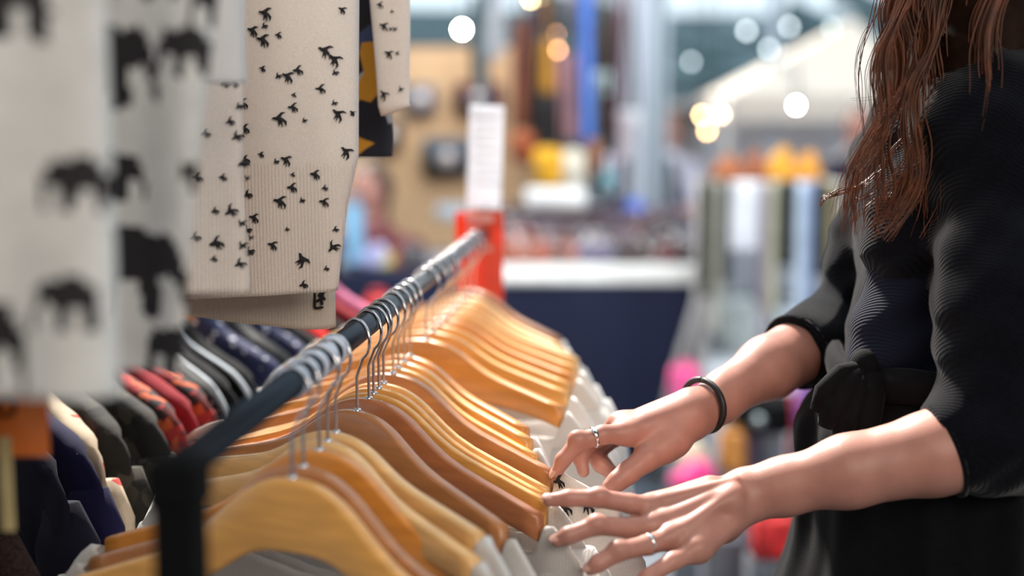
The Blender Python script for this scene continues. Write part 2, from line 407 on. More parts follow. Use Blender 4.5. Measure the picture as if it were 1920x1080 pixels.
def garment(name, label, cat, o, rz, mats, L=.55, hw=lambda z: .235, top=None, neck=.15, scoop=.07, T=.02, fold=.006, nf=9, seed=0, group=None, decals=(), elephants=(), res=.008, sleeves=True, slv=(.5, .045, .06), slmat=None, rib=0, zs=-.02, side=1, drape=None, hem=None, xoff=0, hp=(.2, .088), bow=.02, fall=(.35, 11)):
    """local x along the hanger, z up from the hanger's top; camera side is -y"""
    rr_ = random.Random(seed); ph = [rr_.uniform(0, 6.28) for _ in range(6)]
    W0 = hw(0)
    def ztop(x):
        ax = abs(x)
        if top: return top(x)
        w_, h_ = hp
        q = min(ax, w_); base = htop(q, w_, h_) + .0035
        if ax > w_ - .004: base -= fall[0] * (ax - w_ + .004) + fall[1] * (ax - w_ + .004) ** 2
        if ax < neck: return -scoop - .02 * math.cos(ax / neck * 1.5)
        tt = min(1, (ax - neck) / .014)
        return (-scoop - .002) * (1 - tt) + base * tt
    def fy(x, z):
        f = fold * (.1 + .9 * min(1, max(0, -z) / .25))
        return f * (math.sin(nf * x / .1 + ph[0] + z * 3) * .6 + .4 * math.sin(nf * 1.9 * x / .1 + ph[1] - z * 5)) + .008 * math.sin(z * 9 + ph[2] + x * 6) * min(1, max(0, -z - .06) / .2) - bow * min(1.3, (x / .2) ** 2)
    nx = max(12, int(2 * W0 / res)); nz = max(12, int(L / res))
    def pt(i, j, sd):
        u = -1 + 2 * i / nx; x0 = u * W0; zt = ztop(x0); v = j / nz; z = zt + (-L - zt) * v
        if hem: z += hem(x0) * v
        x = u * hw(z) + xoff * 0
        if isinstance(u, float) and drape: x += drape(x, z)
        th = T * math.sqrt(max(0, 1 - u ** 4)) * (max(.8 if abs(x0) < hp[0] + .01 else .3, min(1, v * 8) ** .5) if abs(x0) > neck * .9 else 1)
        return Vector((x, fy(x, z) - sd * th / 2, z)), x, z
    mb = MB()
    for sd in (1, -1):
        n0 = len(mb.v)
        for j in range(nz + 1):
            for i in range(nx + 1): mb.v.append(tuple(pt(i, j, sd)[0]))
        for j in range(nz):
            for i in range(nx):
                a = n0 + j * (nx + 1) + i; f = (a, a + 1, a + nx + 2, a + nx + 1)
                mi = 0; x, z = [(mb.v[a][k] + mb.v[a + nx + 2][k]) / 2 for k in (0, 2)]
                if rib and z < -L + rib: mi = 2
                if elephants and sd == 1:
                    for (ex, ez, es, fl) in elephants:
                        if abs(x - ex) < es * .6 and abs(z - ez) < es * .6 and inpoly((x - ex) / es * fl, (z - ez) / es, ELEPH): mi = 1
                mb.f.append(f[::-1] if sd == 1 else f); mb.m.append(mi)
    n0 = 0; n1 = (nx + 1) * (nz + 1); nm = len(mb.v)
    for i in range(nx + 1):
        a, b = Vector(mb.v[i]), Vector(mb.v[n1 + i]); c = (a + b) / 2; c.z += .35 * (a - b).length * .5; mb.v.append(tuple(c))
    for i in range(nx):
        if min(abs(-1 + 2 * i / nx), abs(-1 + 2 * (i + 1) / nx)) * W0 >= neck + .004:
            mb.f.append((i, i + 1, nm + i + 1, nm + i)); mb.f.append((nm + i, nm + i + 1, n1 + i + 1, n1 + i)); mb.m += [0, 0]
    def spt(x, z):
        # nearest surface point of the camera side for decals
        th = T * math.sqrt(max(0, 1 - min(1, abs(x) / max(hw(z), .01)) ** 4))
        return Vector((x, fy(x, z) - th / 2 - .0009, z))
    for (bx, bz, s_, ang) in decals:
        ca, sa = math.cos(ang), math.sin(ang); pp = [(s_ * (ca * a - sa * b), s_ * (sa * a + ca * b)) for a, b in BIRD]
        tr = tessellate_polygon([[Vector((a, b, 0)) for a, b in pp]])
        mb.add([spt(bx + a, bz + b) for a, b in pp], [tuple(q) for q in tr], 1)
    ml = list(mats) + [INK] * max(0, 2 - len(mats))
    while len(ml) < 3: ml.append(ml[0])
    root = mb.build(name, ml, None, loc=o, rz=rz, weld=.0006, solid=.0016)
    tag(root, label, cat, group)
    if sleeves:
        SL, r0, out = slv
        for sg in ((-1, 1) if sleeves is True else sleeves):
            s_ = MB(); x0 = sg * (W0 - .028); z0 = ztop(W0 * .86) - .035; pts = []; rs = []
            for q in range(13):
                v = q / 12; pts.append((x0 + sg * (out * math.sin(min(1, v * 2.2) * 1.57) * .55), fy(x0, z0 - SL * v) + .004 * math.sin(9 * v + ph[3]), z0 - SL * v)); rs.append(r0 * (1 - .4 * v) * (.62 if q == 0 else 1) * (1 + .05 * math.sin(14 * v + ph[4])))
            s_.tube(pts, rs, 16, flat=.42, upv=(0, 1, 0)); s_.build('sleeve', slmat or mats[0], root)
    return root
# ------------------------------------------------------------------ main rail: hangers and the tops on them
# stem x, tip (x, y) or (angle, h), wood, thickness, arm, description, garment
HG = [
 (545, ('a', 25, .102), W_YEL, .014, .205, 'large honey-yellow wooden hanger nearest the camera, right behind the black post'),
 (566, ('a', 28, .098), W_BRN, .013, .205, 'brown wooden hanger just behind the nearest yellow one, its left arm showing darker'),
 (596, ('a', 25, .094), W_ORG, .013, .205, 'glossy orange wooden hanger, third from the camera on the centre rail'),
 (612, (885, 1050), W_PALE, .013, .175, 'wooden hanger with a pale bar end slipping into the white knit at the bottom edge'),
 (628, (896, 1000), W_PALE, .012, .180, 'wooden hanger whose rounded end meets a ribbed white shoulder, above another such end'),
 (668, (945, 985), W_BRN, .012, .200, 'matt brown wooden hanger with broad rounded hump in the middle of the row'),
 (690, (1015, 965), W_RED, .012, .205, 'reddish brown hanger whose square end is touched by the nearer hand'),
 (699, (1024, 938), W_YEL, .008, .205, 'thin yellow hanger pressed behind the reddish brown one'),
 (709, (1020, 925), W_YEL, .008, .200, 'thin yellow hanger, middle of three pressed flat together'),
 (718, (1028, 915), W_PALE, .007, .200, 'thin pale hanger, farthest of three pressed flat together'),
 (736, (1038, 880), W_BRN, .013, .2051, 'brown hanger with dark grain, its squared end pinched by the far hand'),
 (746, (1004, 850), W_YEL, .009, .195, 'yellow hanger lying close behind the one pinched by the far hand'),
 (757, (992, 822), W_YEL, .012, .195, 'bright yellow hanger with a clean cut end beside two white cuffs'),
 (768, (982, 792), W_ORG, .012, .190, 'orange brown hanger with a tall hump just before the wide gap in the row'),
 (798, (1055, 762), W_ORG, .014, .210, 'large orange hanger standing right behind the wide gap in the row'),
 (812, (1062, 735), W_YEL, .010, .205, 'sunlit yellow hanger, first of the blurred bunch beyond the gap'),
 (824, (1066, 715), W_YEL, .010, .205, 'sunlit yellow hanger, second of the blurred bunch beyond the gap'),
 (835, (1072, 698), W_ORG, .012, .205, 'sunlit orange hanger, third of the blurred bunch beyond the gap'),
 (845, (1078, 680), W_YEL, .010, .205, 'sunlit yellow hanger, fourth of the blurred bunch beyond the gap'),
 (855, (1080, 662), W_PALE, .010, .200, 'pale sunlit hanger, fifth of the blurred bunch beyond the gap'),
 (866, (1062, 640), W_YEL, .012, .200, 'yellow hanger near the orange card, sixth beyond the gap'),
 (876, (1045, 615), W_PALE, .012, .190, 'pale hanger near the orange card, last but one on the rail'),
 (888, (1040, 592), W_BRN, .012, .190, 'reddish hanger at the far end of the rail under the orange card'),
]
LTOP = {0: ('white knit top filling the bottom edge on the hanger nearest the camera', OFFW), 1: ('grey white top tucked behind the nearest one', GREYK),
 2: ('off white jersey on the glossy orange hanger at the bottom edge', OFFW), 3: ('ribbed white top, lowest of the shoulders beside the nearer hand', OFFW),
 4: ('ribbed white top whose shoulder slopes to the nearer hand\'s ring finger', WHITEK), 5: ('pale grey top with smooth shoulder hanging from the matt brown hanger', OFFW),
 6: ('grey ribbed top under the nearer hand\'s index finger', GREYK), 8: ('cream top squeezed between three thin hangers', OFFW),
 10: ('white top with black swallow print held between the two hands', CREAM), 12: ('white top with folded cuff on the bright yellow hanger', WHITEK),
 13: ('white top on the orange brown hanger before the gap', WHITEK), 14: ('cream top with black shoulder patch behind the far hand', OFFW),
 15: ('blurred white top directly behind the black shoulder patch', WHITEK), 17: ('blurred cream top in the middle of the far bunch', OFFW), 18: ('blurred white top with sunlit shoulder in the far bunch', WHITEK),
 20: ('white top with a long drooping sleeve beyond the far bunch', WHITEK), 21: ('pale top near the navy table cloth', OFFW), 22: ('white top at the far end of the centre rail', WHITEK)}
PATT = fabric('charcoal_lace_knit', (.10, .09, .10), noise=.6, scale=60)
for i, (sx, tip, wd, tk, w, lab) in enumerate(HG):
    if tip[0] == 'a':
        rp = rail_pt(sx); neck = Vector((rp.x, rp.y, RZ - DROP)); a = math.radians(tip[1]); h = tip[2]
    else:
        neck, a, h, e = solve(sx, tip, w)
        print('HANGER', i, round(math.degrees(a), 1), round(h, 4), round(e, 1))
    g = make_hanger(neck, a, w, h, wd, lab, 'wooden hangers on the centre rail', thick=tk, hookrot=math.radians(random.uniform(-12, 12)))
    if i in LTOP:
        gl, gm = LTOP[i]; s = w / .2; sz = h / .088
        dec = [(w + .014, -h - .006, .013, .4), (w + .006, -h - .024, .012, -.2), (w + .022, -h - .030, .015, .2), (w + .043, -h - .024, .019, -.1), (w + .03, -h - .058, .015, .5), (w + .01, -h - .05, .014, 0), (w + .056, -h - .052, .017, .3), (w + .045, -h - .085, .015, .3)] if i == 10 else []
        if i == 10: dec += [(-.2 + random.uniform(0, .4), -.12 - .012 * k, .014, random.uniform(-.8, .8)) for k in range(26)]
        far = i > 13
        garment('knit_top', gl, 'sweater', neck + Vector((0, 0, -.001)), -a, [gm, INK, GREYK if i in (6, 8) else gm], L=.56, hw=(lambda z, w=w, f=far: w + (.05 if f else .078 if w == .2051 else .055) + .01 * min(1, -z)), neck=w - (.004 if i not in (3, 4) else .012), scoop=h + .035, hp=(w, h),
                fall=(.12, 3.5) if i == 10 else (.35, 11), T=tk + .006, fold=.003, seed=i, group='pale knit tops on the centre rail', decals=dec, res=.008, slv=(.48, .046, .05))
# black patch folded over one far shoulder is part of that top: a small label part
# plastic clips around the near part of the rail
for k, px in enumerate((548, 567, 586, 604, 622)):
    p = rail_pt(px); q = RDIR
    m = MB(); a = Vector((p.x, p.y, RZ)) ; m.tube([-q * .0055, -q * .0045, q * .0045, q * .0055], [RR + .0006, RR + .0022, RR + .0022, RR + .0006], 24)
    tag(m.build('size_ring', mat('pale_plastic', (.50, .55, .66), .25), loc=a), ('nearest', 'second nearest', 'middle', 'second farthest', 'farthest')[k] + ' of five pale rings on the dark rail', 'rail ring', 'pale rings on the near part of the rail')
for k, px in enumerate((455, 470, 484, 498, 512, 527, 640, 655, 664, 676, 684, 703, 728, 742, 782, 805, 819, 850, 862, 872, 882, 892)):
    pass

# card holder and cards at the far end of the rail
E = Vector((RB.x, RB.y, RZ))
ch = thing('card_stand', 'orange price card on the far end of the centre rail', 'price card', E)
RY = Matrix.Rotation(.10, 3, 'Y')
c0 = P(899, 470, 2.285) - E
OC = mat('orange_card', (.95, .075, .012), .45, noise=.08, scale=20, trl=.35)
m = MB(); m.box(c0 + Vector((0, -.010, -.012)), (.076, .004, .150), bev=.002); m.build('card', OC, ch, bevel=.001)
PK = mat('pink_card_print', (.95, .45, .38), .5)
m = MB()
for (x, z, w, h) in ((0, .052, .046, .011), (-.006, .034, .030, .009), (.004, .019, .020, .012), (.012, .004, .016, .008)): m.box(c0 + Vector((x, -.0126, z)), (w, .0012, h), bev=.001)
m.build('lettering', PK, ch)
wcard = thing('size_card', 'tall white card standing above the orange one', 'sign', P(910, 392, 2.30))
m = MB(); m.box((0, 0, .083), (.056, .0035, .166), R=Matrix.Rotation(.035, 3, 'Y'), bev=.004); m.build('card', mat('white_card', (.93, .94, .98), .4, trl=.35), wcard, bevel=.001)
m = MB()
for k in range(9): m.box((random.uniform(-.006, .004) + .003, -.0022, .148 - k * .0135), (.034 + .008 * random.random(), .0006, .003))
m.box((.004, -.0024, .152), (.050, .0006, .002)); m.build('printed_lines', mat('faint_print', (.84, .85, .91), .6, trl=.35), wcard)
m = MB(); m.tube([(0, 0, .006), (0, 0, -.004), Vector(E) - P(910, 392, 2.30) + Vector((0, .012, .01))], .0025, 8); m.build('stem', STEEL, wcard)

# ------------------------------------------------------------------ upper rail with the printed sweaters
UZ = 1.80; UX = -.405
up = thing('tall_clothes_rack', 'tall rack behind the printed sweaters, mostly above the frame', 'clothes rack', (UX, .15, 0))
t = MB(); t.tube([(0, 0, UZ), (0, 2.0, UZ)], .0125, 20); t.build('rail', BLACKM, up)
for y in (0, 2.0):
    t = MB(); t.box((0, y, UZ / 2), (.026, .026, UZ), bev=.003); t.build('post', BLACKM, up, smooth=False)
    t = MB(); t.box((0, y, .015), (.5, .03, .03), bev=.004); t.build('foot_bar', BLACKM, up, smooth=False)
def hung(name, lab, cat, d, x_right, z_hem, W, mats, yaw=0, grp='sweaters hung high on the left', **kw):
    """sweater on the upper rail: right edge at X=x_right at depth d, hem at z_hem"""
    y = d / math.cos(PITCH) - .02; N = Vector((UX, y, UZ - DROP)); cx = UX
    L = N.z - z_hem; xr = x_right - N.x
    make_hanger(N, yaw, .2, .088, W_YEL, 'wooden hanger above the frame holding the ' + kw.pop('short'), 'hangers on the upper rail', rr=.0125)
    return garment(name, lab, cat, N, -yaw, mats, L=L, group=grp, **kw)
def xz(px, py, d, y=None):
    p = P(px, py, d); return p
# elephant sweater nearest
ELK = fabric('elephant_knit', (.74, .735, .72), noise=.08, scale=60, trl=.15)
def place_elephants(d, lst):
    N = Vector((UX, d / math.cos(PITCH) - .02, UZ - DROP)); out = []
    for (px, py, w, fl) in lst:
        p = P(px, py, d); out.append((p.x - N.x, p.z - N.z, w * d / F, fl))
    return out
dA = .80
eA = place_elephants(dA, [(-20, 305, 125, 1), (5, 615, 205, -1), (-140, 450, 150, 1), (75, 10, 150, 1), (-150, 150, 140, -1), (-160, 680, 150, 1), (188, 330, 120, 1), (172, 540, 120, 1)])
hA = P(225, 716, dA)
def hwA(z): return (P(228, 400, dA).x - UX) + .008 * math.sin(z * 7)
hung('elephant_sweater', 'large blurred white sweater with black elephant print at the left edge', 'sweater', dA, hA.x, hA.z, 0, [ELK, INK, ELK], short='nearest elephant sweater', hw=lambda z: (.190 + .004 * math.sin(z * 9)), elephants=eA, res=.0035, fold=.020, nf=3.2, T=.05, seed=3, sleeves=(-1,), slv=(.5, .05, .05))
dB = .93
eB = place_elephants(dB, [(290, 492, 195, -1), (258, 118, 175, -1), (392, 100, 100, 1), (340, 645, 120, 1), (402, 320, 60, 1), (250, 320, 110, -1), (40, 500, 110, 1), (60, 200, 110, 1), (335, -50, 130, 1), (446, 20, 80, 1)])
hB = P(350, 690, dB)
def hwB(z):
    # right edge slants inward toward the hem
    xr = P(452, 0, dB).x - UX; xl = P(352, 700, dB).x - UX; z0 = P(452, 0, dB).z - (UZ - DROP); z1 = hB.z - (UZ - DROP)
    t_ = (z - z0) / (z1 - z0); t_ = max(-.3, min(1, t_)); return xr + (xl - xr) * t_
hung('elephant_sweater', 'blurred white sweater with large black elephant and calf above the dark clothes', 'sweater', dB, hB.x, hB.z, 0, [ELK, INK, ELK], short='second elephant sweater', hw=hwB, elephants=eB, res=.0035, fold=.018, nf=4.5, T=.045, seed=11, sleeves=False)
# pale sleeve hanging between the elephants and the birds
dC = 1.12
hung('pale_cardigan', 'blurred plain pale cardigan edge between the elephant and swallow sweaters', 'sweater', dC, 0, P(430, 158, dC).z, 0, [fabric('pale_knit', (.78, .76, .76), trl=.15), INK], short='plain pale cardigan', hw=lambda z: P(480, 100, dC).x - UX, res=.006, fold=.006, nf=5, T=.04, seed=5, sleeves=False)
# swallow sweaters
def place_birds(d, lst, s=1.0):
    N = Vector((UX, d / math.cos(PITCH) - .02, UZ - DROP)); out = []
    for (px, py, w, a) in lst:
        p = P(px, py, d); out.append((p.x - N.x, p.z - N.z, w * d / F * s, a))
    return out
dN = 1.27
bN = place_birds(dN, [(437, 158, 16, .5), (455, 158, 14, 0), (462, 200, 14, .8), (445, 228, 16, .5), (457, 256, 20, .7), (468, 305, 20, .4), (475, 332, 12, 1.3), (415, 392, 14, .5), (445, 393, 24, .7), (464, 415, 14, 1.2), (417, 452, 26, .4), (412, 480, 12, .3), (465, 456, 16, 1.1), (460, 490, 20, .6), (480, 442, 12, 1.2), (478, 470, 12, 1.2), (430, 330, 14, .2), (440, 110, 15, 0), (420, 60, 18, .3), (400, 250, 16, .4), (385, 330, 18, .2), (380, 440, 18, .5)])
hung('swallow_sweater', 'narrow whitish sweater edge with small black swallows left of the larger one', 'sweater', dN, 0, P(430, 545, dN).z, 0, [CREAM, INK, CREAMRIB], short='narrow swallow sweater', hw=lambda z: P(472, 300, dN).x - UX + .003 * math.sin(z * 20), decals=bN, res=.007, fold=.003, nf=7, T=.03, rib=.105, seed=6, sleeves=False, grp='swallow print sweaters')
dM = 1.37
bM = place_birds(dM, [(521, 35, 24, -.1), (497, 65, 20, -.2), (516, 82, 24, -.1), (520, 57, 11, .8), (545, 73, 12, 0), (472, 18, 18, .1), (657, 28, 14, -.4), (627, 102, 26, -.3), (643, 117, 24, -.6), (645, 140, 12, .8), (515, 132, 11, -.1), (560, 147, 22, -.3), (579, 136, 18, .2), (544, 146, 11, .9), (619, 169, 18, .1), (571, 179, 9, 0), (569, 202, 18, .1), (643, 194, 11, .8), (648, 214, 24, -.6), (673, 211, 10, -.6), (544, 223, 26, .1), (590, 225, 9, .9), (476, 195, 20, .1), (479, 240, 18, .1), (479, 296, 16, .3), (509, 286, 11, 0), (661, 281, 22, -.7), (537, 299, 10, .9), (554, 296, 20, -.3), (607, 322, 18, 0), (566, 322, 9, 0), (564, 346, 18, .1), (624, 346, 11, .4), (482, 360, 16, .6), (541, 372, 24, -.1), (582, 369, 10, .8), (622, 372, 18, -.1), (492, 402, 18, -.1), (553, 422, 8, .6), (525, 452, 18, -.2), (480, 425, 14, .9), (641, 422, 11, .5), (637, 455, 22, .9), (577, 478, 26, -1.1), (623, 494, 10, .6), (580, 525, 15, .4), (483, 465, 16, 1.0), (590, -20, 20, 0), (500, -10, 20, 0), (448, 60, 18, 0)])
def hwM(z):
    zz = [(P(686, 0, dM).x, 0), (P(683, 290, dM).x, 290), (P(662, 380, dM).x, 380), (P(640, 545, dM).x, 545)]
    py = proj((0, dM, z + UZ - DROP))[1]
    py = max(0, min(545, py))
    for (xa, a), (xb, b) in zip(zz, zz[1:]):
        if py <= b: return xa + (xb - xa) * (py - a) / (b - a) - UX
    return zz[-1][0] - UX
hung('swallow_sweater', 'sharp cream sweater with black swallow print and ribbed hem', 'sweater', dM, 0, P(560, 540, dM).z, 0, [CREAM, INK, CREAMRIB], short='sharp swallow sweater', hw=hwM, decals=bM, res=.006, fold=.0045, nf=4.5, T=.045, rib=P(0, 305, dM).z - P(0, 540, dM).z, seed=8, sleeves=False, grp='swallow print sweaters', hem=lambda x: -.008 * math.sin(x * 9 + 1))
# grey sweater whose hem shows under it
dG = 1.44
dec = []
gr = hung('grey_sweater', 'brownish grey ribbed sweater whose hem hangs below the swallow sweater', 'sweater', dG, 0, P(560, 572, dG).z, 0, [fabric('taupe_rib', (.58, .52, .45), rib=.4, ribscale=95), INK], short='brownish grey sweater', hw=lambda z: P(634, 500, dG).x - UX, res=.006, fold=.004, nf=5, T=.05, seed=9, sleeves=False, hem=lambda x: -.020 * max(0, min(1, (x - .06) / .16)) - .006 * math.sin(x * 14))
m = MB()
for (x0, y0, x1, y1) in ((590, 543, 590, 578), (590, 578, 606, 576), (594, 543, 612, 546), (600, 546, 604, 572), (607, 546, 603, 560), (594, 565, 608, 556), (597, 552, 610, 562)):
    a, b = P(x0, y0, dG - .036) - gr.location, P(x1, y1, dG - .036) - gr.location; m.tube([a, b], .0014, 6)
m.build('printed_motif', INK, gr)
# dark blue and yellow patterned dress behind on the right
dP_ = 1.62
PATD = mat('patchwork_print', (.03, .035, .06), .9)
NT = PATD.node_tree; vn = NT.nodes.new('ShaderNodeTexVoronoi'); vn.inputs['Scale'].default_value = 38; cr = NT.nodes.new('ShaderNodeValToRGB')
tcn = NT.nodes.new('ShaderNodeTexCoord'); NT.links.new(tcn.outputs['Object'], vn.inputs['Vector'])
cr.color_ramp.interpolation = 'CONSTANT'
for i_, (p_, c_) in enumerate([(0, (.008, .01, .02)), (.45, (.04, .06, .14)), (.62, (.50, .24, .02)), (.8, (.35, .36, .38)), (.9, (.01, .01, .015))]):
    e_ = cr.color_ramp.elements[i_] if i_ < 2 else cr.color_ramp.elements.new(p_); e_.position = p_; e_.color = (*c_, 1)
sp = NT.nodes.new('ShaderNodeSeparateColor'); NT.links.new(vn.outputs['Color'], sp.inputs[0]); NT.links.new(sp.outputs[0], cr.inputs[0]); NT.links.new(cr.outputs[0], NT.nodes['Principled BSDF'].inputs['Base Color'])
hung('patterned_dress', 'dark dress with blue and yellow pattern showing behind the sharp swallow sweater', 'dress', dP_, 0, P(720, 293, dP_).z, 0, [PATD, INK], short='patterned dress', hw=lambda z: P(741, 200, dP_).x - UX, res=.01, fold=.006, nf=5, T=.05, seed=10, sleeves=False)
dQ = 1.5
# a swallow sleeve hanging in front of that dress
q0 = P(733, -120, dQ); sl = MB(); pts = []; rs = []
sroot = thing('swallow_cardigan', 'swallow print cardigan sleeve hanging right of the dark patterned dress', 'sweater', (UX, dQ, UZ - DROP), 0, 'swallow print sweaters')
lc = lambda v: Vector(v) - Vector((UX, dQ, UZ - DROP))
for px, py, r in ((640, -420, .030), (705, -340, .030), (722, -220, .026), (728, -60, .0225), (734, 60, .020), (737, 150, .0175), (738, 196, .0165), (742, 208, .0165)):
    pts.append(lc(P(px, py, dQ))); rs.append(r)
sl.tube(pts, rs, 20, flat=.5, upv=(0, 1, 0), cap=True)
for (px, py, w, a) in [(712, 10, 14, 0), (735, 22, 8, .6), (719, 50, 18, -.3), (733, 55, 9, 1.2), (728, 102, 18, -.4), (741, 55, 10, 1.2), (718, 178, 20, -.8), (752, 168, 12, .9), (720, -20, 14, 0), (745, 100, 9, 0)]:
    c = lc(P(px, py, dQ - .0125)); s_ = w * dQ / F; ca, sa = math.cos(a), math.sin(a)
    pp = [(s_ * (ca * x - sa * y), s_ * (sa * x + ca * y)) for x, y in BIRD]; tr = tessellate_polygon([[Vector((x, y, 0)) for x, y in pp]])
    sl.add([c + Vector((x, 0, y)) for x, y in pp], [tuple(q) for q in tr], 1)
sl.build('sleeve', [CREAM, INK], sroot)
b_ = MB(); b_.box((0, .0, -.30), (.42, .02, .44), bev=.008); b_.build('folded_body', CREAM, sroot)
make_hanger(Vector((UX, dQ + .0, UZ - DROP)), 0, .2, .088, W_BRN, 'wooden hanger above the frame holding the swallow cardigan', 'hangers on the upper rail', rr=.0125)

# orange tag on its string, pale slat below
tg = thing('hanging_tag', 'orange card tag at the left edge under the elephant sweater', 'tag', P(40, 700, .97))
tl = lambda px, py, d=.97: P(px, py, d) - P(40, 700, .97)
m = MB(); a, b = tl(-60, 842), tl(91, 745); m.box((a + b) / 2 + Vector((0, 0, -.0)), (abs(b.x - a.x), .0022, abs(a.z - b.z) + .012), bev=.0008); m.build('card', mat('orange_paper', (.62, .13, .004), .6, noise=.1, scale=30), tg)
m = MB(); pc = tl(14, 762); m.tube([pc + Vector((.006 * math.cos(k * .5), -.0022, .006 * math.sin(k * .5))) for k in range(14)], .0016, 6); m.tube([pc, tl(14, 660)], .0006, 5); m.build('eyelet_and_string', BLACKM, tg)
m = MB(); a, b = tl(9, 846), tl(9, 975); m.box((a + b) / 2 + Vector((0, .004, 0)), (.0085, .004, abs(a.z - b.z) + .02), bev=.001); m.build('wooden_slat', mat('bamboo', (.50, .38, .17), .5, noise=.2, scale=30, stretch=(6, 6, 1)), tg, smooth=False)

# ------------------------------------------------------------------ lower left rail of dark tops
LA = Vector((-.78, .72, 1.185)); LB = Vector((-.325, 2.55, 1.185))
ldir = (LB - LA).normalized()
lr = thing('low_clothes_rack', 'low rack behind the dark tops at the lower left, hidden by them', 'clothes rack', (LA.x, LA.y, 0))
ll = lambda v: Vector(v) - Vector((LA.x, LA.y, 0))
t = MB(); t.tube([ll(LA), ll(LB)], .0112, 18); t.build('rail', BLACKM, lr)
for q in (LA, LB):
    t = MB(); t.box(ll((q.x, q.y, .6)), (.026, .026, 1.2), bev=.003); t.build('post', BLACKM, lr, smooth=False)
    t = MB(); t.box(ll((q.x, q.y, .015)), (.44, .03, .03), bev=.004); t.build('foot_bar', BLACKM, lr, smooth=False)
def dotted(name, base, dot, scale, thr, rough=.85):
    m = mat(name, base, rough, bump=.3, bscale=900); nt = m.node_tree; v = nt.nodes.new('ShaderNodeTexVoronoi'); v.inputs['Scale'].default_value = scale
    tc = nt.nodes.new('ShaderNodeTexCoord'); nt.links.new(tc.outputs['Object'], v.inputs['Vector'])
    c = nt.nodes.new('ShaderNodeValToRGB'); c.color_ramp.interpolation = 'CONSTANT'; c.color_ramp.elements[0].color = (*dot, 1); c.color_ramp.elements[1].color = (*base, 1); c.color_ramp.elements[1].position = thr
    nt.links.new(v.outputs['Distance'], c.inputs[0]); nt.links.new(c.outputs[0], nt.nodes['Principled BSDF'].inputs['Base Color']); return m
def floral(name, cols, scale):
    m = mat(name, cols[0], .9, bump=.3, bscale=900); nt = m.node_tree; v = nt.nodes.new('ShaderNodeTexVoronoi'); v.inputs['Scale'].default_value = scale
    tc = nt.nodes.new('ShaderNodeTexCoord'); nt.links.new(tc.outputs['Object'], v.inputs['Vector']); s_ = nt.nodes.new('ShaderNodeSeparateColor')
    c = nt.nodes.new('ShaderNodeValToRGB'); c.color_ramp.interpolation = 'CONSTANT'; n = len(cols)
    for k, cc in enumerate(cols):
        e = c.color_ramp.elements[k] if k < 2 else c.color_ramp.elements.new(k / n); e.position = k / n * 1.0; e.color = (*cc, 1)
    nt.links.new(v.outputs['Color'], s_.inputs[0]); nt.links.new(s_.outputs[0], c.inputs[0]); nt.links.new(c.outputs[0], nt.nodes['Principled BSDF'].inputs['Base Color']); return m
DK = (.008, .008, .010)
D_FLO = floral('dark_floral', [DK, (.012, .012, .02), (.02, .02, .03), (.45, .02, .02), (.01, .01, .012)], 45)
D_BRN = fabric('dark_brown_knit', (.035, .020, .018), sheen=.02, noise=.5, scale=300)
D_NAV = fabric('navy_black_knit', (.010, .010, .022), sheen=.02); D_PUR = fabric('deep_navy_knit', (.010, .009, .040), sheen=.02)
D_CRM = floral('cream_with_red_flowers', [(.52, .42, .30), (.56, .45, .33), (.50, .40, .29), (.55, .44, .32), (.50, .04, .03), (.54, .44, .32), (.53, .43, .31)], 28)
D_CAM = floral('dark_camouflage', [(.015, .014, .012), (.03, .027, .022), (.055, .05, .04), (.008, .008, .008)], 50)
D_RED = fabric('burgundy_knit', (.24, .014, .022), sheen=.02); D_RED2 = floral('red_orange_floral', [(.40, .02, .025), (.10, .01, .012), (.52, .10, .03), (.02, .012, .015), (.36, .03, .03)], 75)
D_BEAD = dotted('black_beaded', DK, (.40, .40, .43), 70, .12, .8); D_BLK = fabric('black_knit', (.007, .007, .008), sheen=.02); D_WHT = fabric('pale_blue_trim', (.45, .50, .56))
D_DOT = dotted('navy_polka_dot', (.014, .020, .075), (.55, .57, .65), 45, .2); D_TAN = fabric('tan_orange_knit', (.52, .25, .12)); D_SCAR = fabric('scarlet_knit', (.62, .012, .012), sheen=.02)
LG = [(-80, 1.300, D_FLO, None, 'black floral top with bright red piping at the lower left corner'), (-40, 1.360, D_BRN, None, 'dark brown fuzzy top behind the floral one in the lower left corner'), (0, 1.460, D_NAV, None, 'plain black top, broad dark shape left of the cream one'),
      (0, 1.515, D_PUR, None, 'deep navy blue top just left of the cream one'), (0, 1.560, D_CRM, None, 'cream top with dark red flowers among the dark clothes'), (0, 1.610, D_CAM, None, 'dark mottled top just right of the cream one'),
      (0, 1.650, D_CAM, None, 'grey and black mottled top peeping under the elephant sweater'), (0, 1.690, D_RED2, None, 'red and orange patterned top'), (0, 1.730, D_RED, None, 'plain burgundy top among the dark clothes'), (0, 1.770, D_RED2, None, 'bright red flowered top beside the black beaded one'),
      (0, 1.810, D_BEAD, None, 'black beaded top with small shiny spots'), (0, 1.850, D_BLK, None, 'black top with pale piping'), (0, 1.900, D_BLK, D_WHT, 'black top edged with pale blue white piping'), (0, 1.970, D_DOT, None, 'navy top with white polka dots'),
      (0, 2.030, D_BEAD, None, 'black spotted top behind the navy polka dot one'), (0, 2.090, D_DOT, None, 'second navy polka dot top, farther along the rail'), (0, 2.150, D_BLK, None, 'black top in the far part of the left rail'), (0, 2.210, D_SCAR, None, 'scarlet red top glowing between black ones'),
      (0, 2.270, D_BLK, None, 'black top right behind the scarlet one'), (0, 2.340, D_RED, None, 'dark red top near the far end of the left rail'), (0, 2.410, fabric('rose_pink_knit', (.50, .13, .24)), None, 'rose pink top at the far end of the left rail')]
